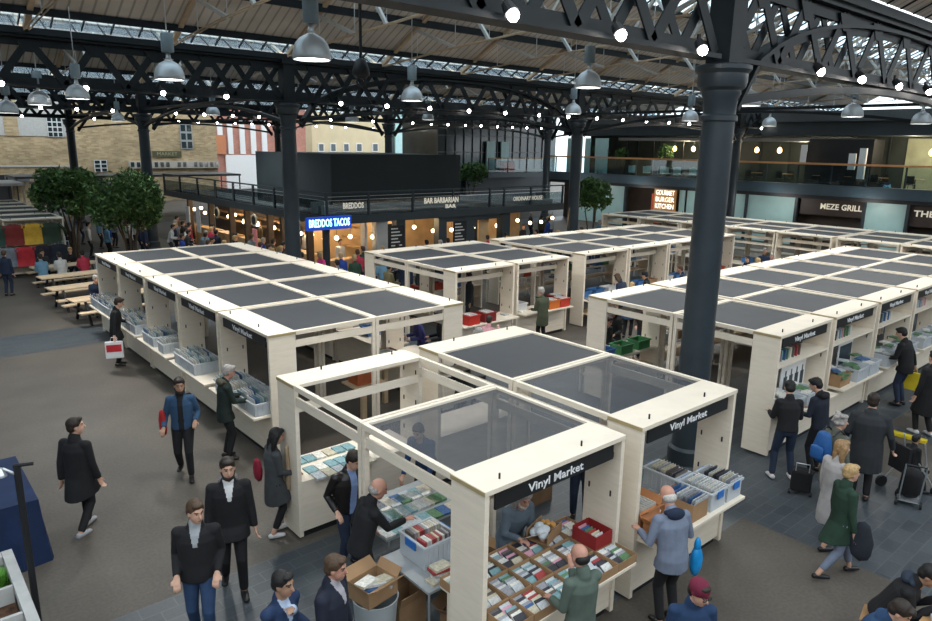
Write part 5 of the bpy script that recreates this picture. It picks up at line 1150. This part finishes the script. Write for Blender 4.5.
# ---------------------------------------------------------------- goods
PLAS=mesh_fabric('frosted_plastic',(.66,.70,.74),.66)
CARD=mat('brown_cardboard',(.33,.20,.105),.85,0,.12,4)
CARD2=mat('dark_brown_cardboard',(.20,.115,.06),.85,0,.15,4)
ORCARD=mat('orange_brown_box',(.45,.19,.075),.7,0,.1,4)
PAGE=mat('page_white',(.68,.66,.6),.8)
def plastic_crate(lx=.56,ly=.38,h=.3,mt=None,ribs=True,blue=False):
    t=empty('plastic_crate'); b=MB(); w_=.012; mt=mt or PLAS
    b.box((0,0,0),(lx,ly,w_)); b.box((0,0,w_),(lx,w_,h)); b.box((0,ly-w_,w_),(lx,ly,h)); b.box((0,w_,w_),(w_,ly-w_,h)); b.box((lx-w_,w_,w_),(lx,ly-w_,h))
    b.build('tub',mt,t)
    b=MB(); r_=.022
    b.box((-r_,-r_,h-.03),(lx+r_,0,h)); b.box((-r_,ly,h-.03),(lx+r_,ly+r_,h)); b.box((-r_,0,h-.03),(0,ly,h)); b.box((lx,0,h-.03),(lx+r_,ly,h)); b.build('rim',mt,t)
    if ribs:
        b=MB()
        for i in range(6): x=.06+i*(lx-.12)/5; b.box((x-.008,-.014,.02),(x+.008,-.001,h-.032)); b.box((x-.008,ly+.001,.02),(x+.008,ly+.014,h-.032))
        b.build('rib_moulding',mt,t)
    if blue:
        for x in (-.035,lx+.023): b=MB(); b.box((x,ly*.3,h-.1),(x+.012,ly*.7,h-.0)); b.build('clip_handle',mat('blue_clip',(.03,.16,.5),.4),t)
    return t
def carton(lx=.5,ly=.36,h=.28,mt=None,flaps=True,ang=25):
    mt=mt or CARD; t=empty('cardboard_box'); b=MB(); w_=.006
    b.box((0,0,0),(lx,ly,w_)); b.box((0,0,w_),(lx,w_,h)); b.box((0,ly-w_,w_),(lx,ly,h)); b.box((0,w_,w_),(w_,ly-w_,h)); b.box((lx-w_,w_,w_),(lx,ly-w_,h)); b.build('carton_body',mt,t)
    if flaps:
        a=rad(ang); c,s=math.cos(a),math.sin(a); L_=ly*.42
        for q in (0,1,2,3):
            b=MB()
            if q==0: p=[(0,0,h),(lx,0,h),(lx,-L_*c,h+L_*s),(0,-L_*c,h+L_*s)]
            if q==1: p=[(lx,ly,h),(0,ly,h),(0,ly+L_*c,h+L_*s),(lx,ly+L_*c,h+L_*s)]
            if q==2: p=[(0,ly,h),(0,0,h),(-L_*c*.6,0,h+L_*s),(-L_*c*.6,ly,h+L_*s)]
            if q==3: p=[(lx,0,h),(lx,ly,h),(lx+L_*c*.6,ly,h+L_*s),(lx+L_*c*.6,0,h+L_*s)]
            n=(Vector(p[1])-Vector(p[0])).cross(Vector(p[2])-Vector(p[1])).normalized()*.006
            b.add(p+[tuple(Vector(k)+n) for k in p],[(0,3,2,1),(4,5,6,7),(0,1,5,4),(1,2,6,5),(2,3,7,6),(3,0,4,7)]); b.build('flap',mt,t)
    return t
PAL=[(.62,.62,.6),(.5,.53,.55),(.04,.04,.05),(.35,.05,.05),(.05,.12,.28),(.2,.35,.38),(.55,.5,.38),(.1,.2,.1),(.7,.68,.62),(.3,.3,.33),(.6,.3,.38),(.12,.1,.09)]
PM=[mat('sleeve_colour_%s'%n,c,.45,0,.25,30) for n,c in zip(('white','silver','black','red','blue','teal','cream','green','ivory','grey','pink','brown'),PAL)]
def slab_meshes(nm,x,y,z):
    L_=[]
    for i,m in enumerate(PM):
        b=MB(); b.box((-x/2,-y/2,0),(x/2,y/2,z)); L_.append(b.mesh(nm,[m]))
    return L_
REC=slab_meshes('record_sleeve',.31,.007,.31); CD=slab_meshes('cd_case',.14,.011,.125); BKS=slab_meshes('book',.15,.032,.21); BKF=slab_meshes('flat_book',.15,.22,.03)
CNT={}
def thingm(me,name,loc,rot,label,cat,group,par=None):
    o=bpy.data.objects.new(name,me); COL.objects.link(o); o.location=loc; o.rotation_euler=rot; tag(o,label,cat,group); return o
def recs_in(cx,cy,cz,lx,ly,rz,n,rnd,meshes,name,label,cat,group,tilt=.25,along='x',bright=None):
    # row of sleeves standing in a container of size lx,ly whose corner is at cx,cy, rotated rz
    M_=Matrix.Rotation(rz,3,'Z')
    for i in range(n):
        x=.06+(lx-.12)*(i/(n-1)) ; p=Vector((cx,cy,cz))+M_@Vector((x,ly/2,0)); tl=tilt*rnd.uniform(.6,1.1)
        e=(Matrix.Rotation(rz,3,'Z')@Matrix.Rotation(tl,3,'Y')@Matrix.Rotation(PI/2,3,'Z')).to_euler()
        thingm(rnd.choice(bright or meshes),name,p,e,label,cat,group)
crate0=None
def put_crate(x,y,z,rz,label,group,blue=False,key='c',**kw):
    k=('crate',blue,key)
    if k not in CNT: CNT[k]=plastic_crate(blue=blue,**kw); t=CNT[k]; t.location=(x,y,z); t.rotation_euler=(0,0,rz); tag(t,label,'crate',group); return t
    return dup(CNT[k],(x,y,z),rz,label,group)
def put_carton(x,y,z,rz,label,group=None,key='b',**kw):
    k=('carton',key)
    if k not in CNT: CNT[k]=carton(**kw); t=CNT[k]; t.location=(x,y,z); t.rotation_euler=(0,0,rz); tag(t,label,'box',group); return t
    return dup(CNT[k],(x,y,z),rz,label,group)
rnd=random.Random(11)
ZC=.882
LIGHT=[REC[i] for i in (0,8,8,0,1,6,0,4,0,5)]
# left block, left-facing counters: crates of records side by side
names=['nearest','second','third','fourth','farthest']
for k in range(5):
    y0=LY+LP*k
    spots=[.08,.52,.96,1.4,1.76]
    use={0:[.08,.50,1.0,1.5],1:[1.5,1.09,.68],2:[1.0,1.42,.3],3:[.1,.53,.96,1.5],4:[.08,.49,.90,1.31,1.72]}[k]
    for q,s in enumerate(use):
        cx,cy=LX-.26,y0+s+.38+.03
        put_crate(cx,cy,ZC,-PI/2+PI/2-PI/2+PI/2 if 0 else 0.0,'clear crate of records on the %s left-row counter, %s along it'%(names[k],['first','second','third','fourth','fifth'][q]),'record crates on the left row',key='L',lx=.60,ly=.36,h=.235) .location.y=y0+s+.04
        recs_in(LX-.26,y0+s+.04,ZC+.013,.60,.36,0,10,rnd,REC,'record_sleeve','record sleeve standing in a crate on the left-facing row','record','records in the left row crates',bright=LIGHT,tilt=-.2)
# A2 counter: crates + cartons at z
def crate_at(X,Y,rz,label,n,rn=REC,bl=True,bright=None,z=ZC,kind='records in the crates beside the bald man in blue-grey',lab='record sleeve standing in the crates beside the bald man in blue-grey'):
    put_crate(X,Y,z,rz,label,'clear crates on the second Vinyl Market counter',blue=bl,key='A2',lx=.5,ly=.36,h=.27)
    recs_in(X,Y,z+.013,.5,.36,rz,n,rnd,rn,'record_sleeve',lab,'record',kind,bright=bright,tilt=-.22)
crate_at(8.22,4.19,0-0,'clear crate with blue clips full of pale record sleeves at the right end of the counter',12,bright=[REC[i] for i in (0,1,9,2,6,0)]) if 0 else None
for (X,Y,r_,lb,br) in ((8.78,4.22,PI/2,'clear blue-clipped crate of records at the outer right corner of the counter',(2,9,0,6,1)),(8.36,4.22,PI/2,'clear blue-clipped crate of pale records second from the right end',(0,1,8,0)),(8.36,4.78,PI/2,'clear crate of dark and tan records at the back of the counter',(2,6,9,11)),):
    put_crate(X,Y,ZC,r_,lb,'clear crates on the second Vinyl Market counter',blue=True,key='A2',lx=.5,ly=.36,h=.27)
    recs_in(X,Y,ZC+.013,.5,.36,r_,12,rnd,REC,'record_sleeve','record sleeve standing in the crates beside the bald man in blue-grey','record','records in the crates beside the bald man in blue-grey',bright=[REC[i] for i in br],tilt=-.22)
put_carton(7.92,4.22,ZC,PI/2,'brown cardboard box of records between the clear crates and the bald man in blue-grey',None,key='a2b',lx=.5,ly=.36,h=.25,flaps=False)
recs_in(7.92,4.22,ZC+.01,.5,.36,PI/2,10,rnd,REC,'record_sleeve','record sleeve standing in the brown box beside the bald man in blue-grey','record','records in the brown box',bright=[REC[i] for i in (0,1,4,9)],tilt=-.22)
put_carton(6.82,4.5,ZC,0.0,'open orange-brown box with flaps in front of the bald man in blue-grey',None,key='a2c',mt=ORCARD,lx=.42,ly=.34,h=.26,ang=40)
recs_in(6.82,4.5,ZC+.01,.42,.34,0,7,rnd,REC,'record_sleeve','record sleeve in the orange-brown box','record','records in the orange-brown box',bright=[REC[i] for i in (8,10,0)],tilt=-.1)
put_carton(6.8,4.17,ZC,0,'small orange-brown open box at the left end of that counter',None,key='a2d',mt=ORCARD,lx=.36,ly=.27,h=.2,ang=50)
# A1 counter: trays of compact discs
trays=[(x,y) for y in (4.10,4.56) for x in (4.26,4.66,5.06,5.46,5.86)]
b=MB(); b.box((4.26,4.985,.842),(6.27,5.27,.879)); ct=b.build('trestle_board',WOOD); tag(ct,'pale wooden board behind the disc stall counter holding the rear boxes','counter')
for x in (4.3,6.2):
    pass
for y in (5.18,):
    for x in (4.34,6.1): 
        b=MB(); b.box((x-.03,y-.03,0),(x+.03,y+.03,.84)); o=b.build('board_leg',WOOD,ct)
trays=[(4.245+.345*i,4.165+.368*j) for j in range(3) for i in range(6)]
n=0
for k,(x,y) in enumerate(trays):
    j=k//6; i=k%6

    z=ZC+(.03*j)
    z=ZC
    put_carton(x,y,z,0,'shallow cardboard disc tray, %s column, %s row of the disc stall'%(['leftmost','second','third','fourth','fifth','rightmost'][i],['first','second','third','fourth'][j]),'cardboard trays of compact discs',key='tray',lx=.335,ly=.36,h=.105,flaps=False)
    for c_ in range(2):
        xx=x+.086+c_*.162; pal=[rnd.choice(CD) for _ in range(3)]
        for q in range(7):
            if n>=300: break
            yy=y+.03+q*.042; n+=1
            me=rnd.choice(CD) if rnd.random()<.42 else CD[rnd.choice((0,8,1,5,9,1,2))]
            thingm(me,'compact_disc_case',(xx+rnd.uniform(-.006,.006),yy,z+.012),(-1.08+rnd.uniform(-.08,.08),0,rnd.uniform(-.04,.04)),'compact disc case leaning in the trays of the front disc stall','compact disc','compact discs on the front stall')
rb_=put_carton(5.96,4.5,ZC+.11,0,'dark red open box of discs at the right end of the disc stall',None,key='red',mt=mat('dark_red_card',(.28,.02,.02),.6),lx=.3,ly=.36,h=.17,flaps=False)
for q in range(6): thingm(rnd.choice(CD),'compact_disc_case',(6.11,4.54+q*.05,ZC+.125),(-.4,0,0),'compact disc case standing in the dark red box','compact disc','discs in the dark red box')
cl=empty('food_tray',(5.75,5.12,ZC+.105),.3,'cardboard tray with crumpled white cloth and pastry behind the disc trays','tray') 
b=MB(); b.box((-.2,-.14,0),(.2,.14,.012)); b.box((-.2,-.14,.012),(.2,-.13,.14)); b.box((-.2,.13,.012),(.2,.14,.14)); b.build('tray_body',CARD,cl)
b=MB(); 
for i in range(7): b.ell((-.14+.09*(i%2)+rnd.uniform(-.02,.02),-.06+.04*i*.5,.1+.02*(i%3)),(.08,.06,.05),10,7)
b.build('crumpled_cloth',mat('white_cloth',(.62,.66,.7),.9,bump=.4),cl,smooth=True)
b=MB()
for i in range(5): b.ell((.09+.03*(i%2),-.08+.035*i,.12),(.045,.03,.025),8,6)
b.build('pastry',mat('golden_pastry',(.55,.28,.08),.7),cl,smooth=True)
# open stall A0 and its side table
tb=empty('folding_table',(5.05,7.1,0),0,'folding table of comics and books between the two left posts','table'); b=MB(); b.box((-.62,-.55,.72),(.72,.5,.75)); b.build('tabletop',mat('grey_table_top',(.35,.37,.38),.6),tb)
for x in (-.55,.65):
    for y in (-.5,.45): b=MB(); b.tube([(x,y,0),(x,y,.72)],.015,6); b.build('leg',METALW,tb)
for i in range(44):
    c=rnd.choice((0,5,8,6,5,1,7,4)); x=4.5+ (i%8)*.155; y=6.66+(i//8)*.16; zz=.752+.031*(i%3)*0
    if y>7.5: continue
    thingm(BKF[c],'flat_book',(x,y-.0,.752+(.032 if i%2 else 0)*0),(0,0,PI/2*0+rnd.uniform(-.1,.1)) if 0 else (rnd.uniform(0,.0),0,rnd.uniform(-.06,.06)),'thin book or comic lying on the folding table behind the front stall','book','books on the folding table') if i%1==0 and (i%8)<8 and (i//8)%2==0 else None
for i in range(14):
    c=rnd.choice((0,5,8,6,1,7)); x=4.5+(i%7)*.17; y=6.95+(i//7)*.26+.03
    thingm(BKF[c],'flat_book',(x,y,.752),(0,0,rnd.uniform(-.06,.06)),'thin book or comic lying on the folding table behind the front stall','book','books on the folding table')
# wood crate/cabinet + comics at the A0 counter
for i in range(18):
    c=rnd.choice((5,8,6,5,1)); thingm(BKF[c],'flat_book',(4.5+(i%6)*.17,8.62-(i//6)*.24 if i//6<2 else 8.98,ZC),(0,0,rnd.uniform(-.08,.08)),'comic lying on the counter of the open-framed stall','comic','comics on the open-framed stall')
st=empty('side_stand',(4.52,5.9,0),0,'grey folding stand carrying the book crate beside the near left post','stand'); b=MB(); b.box((-.32,-.5,.70),(.42,.42,.73)); b.build('stand_top',mat('grey_table_top',(.35,.37,.38),.6),st)
for x in (-.28,.38):
    for y in (-.46,.38): b=MB(); b.tube([(x,y,0),(x,y,.70)],.014,6); b.build('leg',METALW,st)
put_crate(4.42,5.75,.732,0.0,'large clear crate of upright books that the bald man in black reaches into',None,blue=True,key='books',lx=.48,ly=.5,h=.3)
for r_ in range(2):
    for i in range(11): thingm(rnd.choice([BKS[q] for q in (6,11,8,9,3,6,0)]),'book',(4.47+i*.038,5.88+r_*.24,.745+.1),(0,.0,PI/2+rnd.uniform(-.05,.05)),'upright book in the large clear crate','book','books in the large clear crate')
for i in range(6): thingm(rnd.choice(BKF),'flat_book',(4.36+rnd.uniform(0,.3),5.52,.732+.031*i),(0,0,PI/2+rnd.uniform(-.2,.2)),'book in the pile in front of the clear crate','book','book pile by the clear crate')
# bin with box, blue bag, floor boxes
bn=empty('grey_bin',(3.75,5.78,0),0,'pale grey round bin with a cardboard box of books on top','bin'); b=MB(); b.lathe([(.19,0),(.25,.66),(.26,.70),(.245,.70),(.18,.03)],n=24); b.build('bin_body',mat('pale_grey_bin',(.42,.46,.48),.5,0,.05,2),bn,smooth=True,angle=40)
put_carton(3.55,5.6,.702,.15,'open cardboard box of books standing on the grey bin',None,key='bin',lx=.42,ly=.34,h=.2,ang=35)
for i in range(7): thingm(BKF[(0,8,1,4,0,6,8)[i]],'flat_book',(3.66+.1*(i%3),5.76+.03*(i//3),.712+.032*(i//2)+.06),(0,.1,.3*i),'book lying in the cardboard box on the bin','book','books in the box on the bin')
put_carton(4.05,5.75,0,.1,'cardboard box standing on the floor right of the grey bin',None,key='fl',lx=.42,ly=.3,h=.4,ang=75)
put_carton(4.55,5.15,0,.4,'open cardboard box on the floor behind the nearest post',None,key='fl2',lx=.4,ly=.34,h=.35,mt=CARD2,ang=40)
put_carton(5.3,5.65,0,.2,'cardboard box on the floor behind the bearded vendor',None,key='fl3',lx=.5,ly=.4,h=.4,ang=30)
put_carton(5.85,5.25-.0,.882,.1,'small open cardboard box behind the disc trays beside the old man',None,key='fl4',lx=.34,ly=.26,h=.2,ang=30) if 0 else None
bb=empty('blue_bag',(4.25,6.35,0),.3,'crumpled bright blue bag on the floor behind the bin','bag'); b=MB()
for i in range(9): b.ell((rnd.uniform(-.18,.18),rnd.uniform(-.12,.12),.14+rnd.uniform(-.02,.16)),(.2,.16,.14),12,8)
b.build('bag_body',mat('bright_blue_plastic',(.02,.13,.42),.35,0,.2,8,bump=.5),bb,smooth=True)
# interior furniture of the near stalls (dark boxes behind)
put_carton(7.3,6.9,0,0,'closed brown carton on the floor inside the second near stall',None,key='in1',lx=.6,ly=.45,h=.5,flaps=False,mt=CARD2)
# right block goods
nmC=['first','second','third','fourth','fifth','sixth']
for k in range(6):
    x0=CX+CPi*k
    put_crate(x0+.1,CY-.28,ZC,0,'clear crate at the left of the %s counter of the right block'%nmC[k],'crates on the right block',key='C',lx=.56,ly=.4,h=.27) if k!=1 else put_carton(x0+.12,CY-.2,ZC,0,'brown cardboard box at the left of the second counter of the right block',None,key='cb',lx=.5,ly=.4,h=.26,flaps=False)
    put_crate(x0+.78,CY-.28,ZC,0,'clear crate in the middle of the %s counter of the right block'%nmC[k],'crates on the right block',key='C')
    put_crate(x0+1.44,CY-.28,ZC,0,'clear crate at the right of the %s counter of the right block'%nmC[k],'crates on the right block',key='C') if k else None
    for q in range(3):
        for i in range(5 if k<3 else 3):
            if k==0 and q==2: continue
            c=rnd.choice((0,1,8,4)) if rnd.random()<.62 else 7
            o=thingm(BKF[c] if c!=7 else GREENM() if 'GREENM' in globals() else BKF[7],'flat_book',(x0+.22+q*.66+.1*(i%3),CY-.16+.14*(i//2),ZC+.2+.035*i),(0,0,rnd.uniform(0,3)),'magazine lying on top of a crate in the right block','magazine','magazines in the right block crates')
    for i in range(8): thingm(rnd.choice(BKS),'book',(x0+.3+i*.12+rnd.uniform(0,.05),CY+.2,1.762),(0,0,PI/2*0+rnd.uniform(-.1,.1)+PI/2),'small object standing on the upper shelf of the right block','book','books on the upper shelves')
for i,(x,w_,lb) in enumerate(((CX+.95,1.05,'white poster of four dark bottles leaning behind the first counter of the right block'),(CX+CPi+1.25,.75,'pale framed dark picture leaning behind the second counter'))):
    t=empty('leaning_poster',(x,CY+.33,ZC),0,lb,'poster'); b=MB(); b.box((0,0,0),(w_,.02,.62)); b.build('board',WHITEP,t)
    b=MB()
    if i==0:
        for q in range(4): b.box((.12+q*.24,-.006,.1),(.26+q*.24,-.001,.38)); b.box((.17+q*.24,-.006,.385),(.21+q*.24,-.001,.5))
    else: b.box((.06,-.006,.07),(w_-.06,-.001,.55))
    b.build('print',mat('dark_print',(.02,.04,.06),.5,0,.4,6),t)
# middle block goods : red and orange boxes, green box, books
cols=[('red_crate',(.45,.03,.02),11.9,13.62,'bright red box of books on the first middle-block counter'),('dark_red_crate',(.22,.02,.02),12.5,13.62,'dark red box of books on the first middle-block counter'),
('orange_box',(.62,.16,.03),15.1,13.62,'orange box at the left of the greying man in green'),('red_box',(.5,.05,.03),15.55,13.62,'red box right of the orange one on the middle block'),('maroon_box',(.2,.02,.02),15.95-.2,14.0,'maroon box at the end of the middle counter'),('green_box',(.02,.25,.05),12.6,14.9,'bright green crate inside the first middle-block stall'),('dark_green_box',(.01,.1,.05),12.2,17.0,'dark green crate at the back of the first middle-block stall')]
for nm_,c,x,y,lb in cols:
    o=plastic_crate(.42,.36,.26,mat(nm_+'_plastic',c,.45),False); o.location=(x,y,ZC if y<14.5 else .5); tag(o,lb,'crate')
    for i in range(4): thingm(BKF[(0,8,1,0)[i]],'flat_book',(x+.1+.07*i,y+.18,(ZC if y<14.5 else .5)+.25),(0,.3,0),'paper-covered book in a coloured crate of the middle block','book','books in the coloured crates')
    if y>14.5:
        b=MB(); b.box((-.1,-.1,-.04),(.9,.5,-.005)); b.box((0,.1,-.5),(.06,.2,-.045)); b.box((.5,.1,-.5),(.56,.2,-.045)); q=b.build('low_table',WOODD,None); q.location=(x,y,.5); tag(q,'low plywood table under the %s'%lb.split(' crate')[0].replace('bright ','')+' crate','table')
for k,x in enumerate((11.65,13.95,16.9,19.2,21.5,23.8)):
    for i in range(9): thingm(rnd.choice((BKF[0],BKF[1],BKF[8],BKF[9],BKF[2])),'flat_book',(x+.25+.21*i,13.72 if i%2 else 13.98,ZC+.001+(.26 if False else 0)),(0,0,rnd.uniform(-.1,.1)),'book lying on the front counters of the middle block','book','books on the middle block counters') if not (k<2 and i in (1,2,3,4,5,6,7)) else None
# boxes inside left block and orange crates visible through the end
for i,(x,y,z,c,lb) in enumerate(((7.0,11.3,.9,(.35,.09,.03),'orange-red box with white lid inside the nearest left-block stall'),(8.0,12.0,.9,(.3,.15,.06),'brown box beside the orange-red one'),(8.9,11.35,.9,(.34,.17,.08),'brown carton of white-topped boxes at the end of the left block'),(9.5,11.6,.9,(.36,.14,.06),'rust coloured box on the right-facing counter of the left block'))):
    o=carton(.5,.36,.3,mat('box_tone_%s'%'abcd'[i],c,.7),False); o.location=(x,y-.0,z); tag(o,lb,'box')
    for q in range(3): thingm(BKF[(0,8,0)[q]],'flat_book',(x+.14+.1*q,y+.18,z+.27),(0,0,.1*q),'white topped packet lying in a box inside the left block','packet','packets in the left block boxes')
    if x<9: b=MB(); b.box((-.1,-.06,-.04),(.62,.46,-.003)); b.box((.2,.15,-z),(.3,.25,-.045)); q=b.build('packing_stand',WOODD,None); q.location=(x,y,z); tag(q,'small wooden stand under the %s'%lb.split(' inside')[0].split(' beside')[0].split(' at ')[0],'stand')
for i,(x,y) in enumerate(((15.2,10.3),(13.2,7.6),(12.6,9.0))):
    pass
bk=empty('blue_plastic_bag',BBAG,0,'bright blue plastic bag hanging beside the bald man in blue-grey','bag'); b=MB(); b.ell((0,0,.0),(.1,.07,.2),14,10); b.ell((0,0,.2),(.05,.04,.12),12,8); b.build('bag_body',mat('bright_blue_plastic2',(.01,.25,.6),.35,0,.2,8,bump=.4),bk,smooth=True)

STK=[('grey_storage_box',(.3,.31,.33)),('white_storage_box',(.6,.6,.6)),('brown_storage_box',(.3,.18,.1)),('blue_storage_box',(.05,.15,.35)),('green_storage_box',(.05,.22,.08)),('red_storage_box',(.4,.05,.03))]
SB=[]
for nm_,c in STK:
    o=plastic_crate(.44,.34,.22,mat(nm_,c,.5),False); SB.append(o); o['category']='box'
first_=[True]*6
def stock(x,y,z,k,label,group,rz=0):
    if first_[k]: o=SB[k]; first_[k]=False; o.location=(x,y,z); o.rotation_euler=(0,0,rz); tag(o,label,'box',group); return
    dup(SB[k],(x,y,z),rz,label,group)
rn2=random.Random(3); cn=('grey','white','brown','blue','green','red')
for k,x in enumerate((13.95,16.9,19.2,21.5,23.8)):
    for q in range(3):
        if k==0 and q>0: continue
        kk=rn2.choice((0,1,2,2,3,1,5)); stock(x+.15+q*.65,14.02 if k else 14.02,ZC+.001,kk,'%s storage box on the %s front counter of the middle block'%(cn[kk],['second','third','fourth','fifth','sixth'][k]),'%s boxes on the %s front counter of the middle block'%(cn[kk],['second','third','fourth','fifth','sixth'][k]))
for k,y in enumerate((20.2,17.95,15.7,13.45,11.2,8.85,6.6,4.35)):
    for q in range(2):
        kk=rn2.choice((0,1,2,2,3,4,5)); stock(28.45,y+.2+q*.8,ZC+.001,kk,'%s storage box on the %s stall counter before the restaurants'%(cn[kk],['first','second','third','fourth','fifth','sixth','seventh','eighth'][k]),'%s boxes on the %s counter before the restaurants'%(cn[kk],['first','second','third','fourth','fifth','sixth','seventh','eighth'][k]))
for k in range(1,6):
    for q in range(2):
        kk=rn2.choice((0,1,2,2,3)); stock(9.2,LY+LP*k+.2+q*.9,ZC+.001,kk,'%s storage box on the %s right-facing counter of the left block'%(cn[kk],['','second','third','fourth','fifth','sixth'][k]),'%s boxes on the %s right-facing counter of the left block'%(cn[kk],['','second','third','fourth','fifth','sixth'][k])) if k<5 else None
# books spread on the middle block and restaurant-side counters, and goods on the shelves beneath
for k,x in enumerate((11.65,13.95,16.9,19.2,21.5,23.8)):
    for i in range(12 if k>1 else 0):
        c=rn2.choice((0,1,8,6,5,2,4,11,3)); thingm(BKF[c],'flat_book',(x+.18+.17*(i%12),13.66,ZC+.001),(0,0,rn2.uniform(-.08,.08)),'book lying along the outer edge of a middle block counter','book','books along the outer edge of the middle block counters')
    for i in range(5):
        kk=rn2.choice((0,1,2,3,4,5)); y=14.02+2*DP-.5+.02
        stock(x+.12+i*.41 if i<4 else x+.8,13.88+2*DP-.38,ZC+.001,kk,'%s storage box on the %s back counter of the middle block'%(cn[kk],['first','second','third','fourth','fifth','sixth'][k]),'%s boxes on the %s back counter of the middle block'%(cn[kk],['first','second','third','fourth','fifth','sixth'][k])) if i in (0,2,3) else None
for k in range(6):
    x=CX+CPi*k
    for q in range(3):
        kk=rn2.choice((0,1,2,2,3,4)); stock(x+.12+q*.68,CY+2*DP-.38,ZC+.001,kk,'%s storage box on the %s back counter of the right block'%(cn[kk],['first','second','third','fourth','fifth','sixth'][k]),'%s boxes on the %s back counter of the right block'%(cn[kk],['first','second','third','fourth','fifth','sixth'][k]))
for i,o in enumerate(SB):
    if first_[i]:
        for ch in list(o.children): bpy.data.objects.remove(ch)
        bpy.data.objects.remove(o)
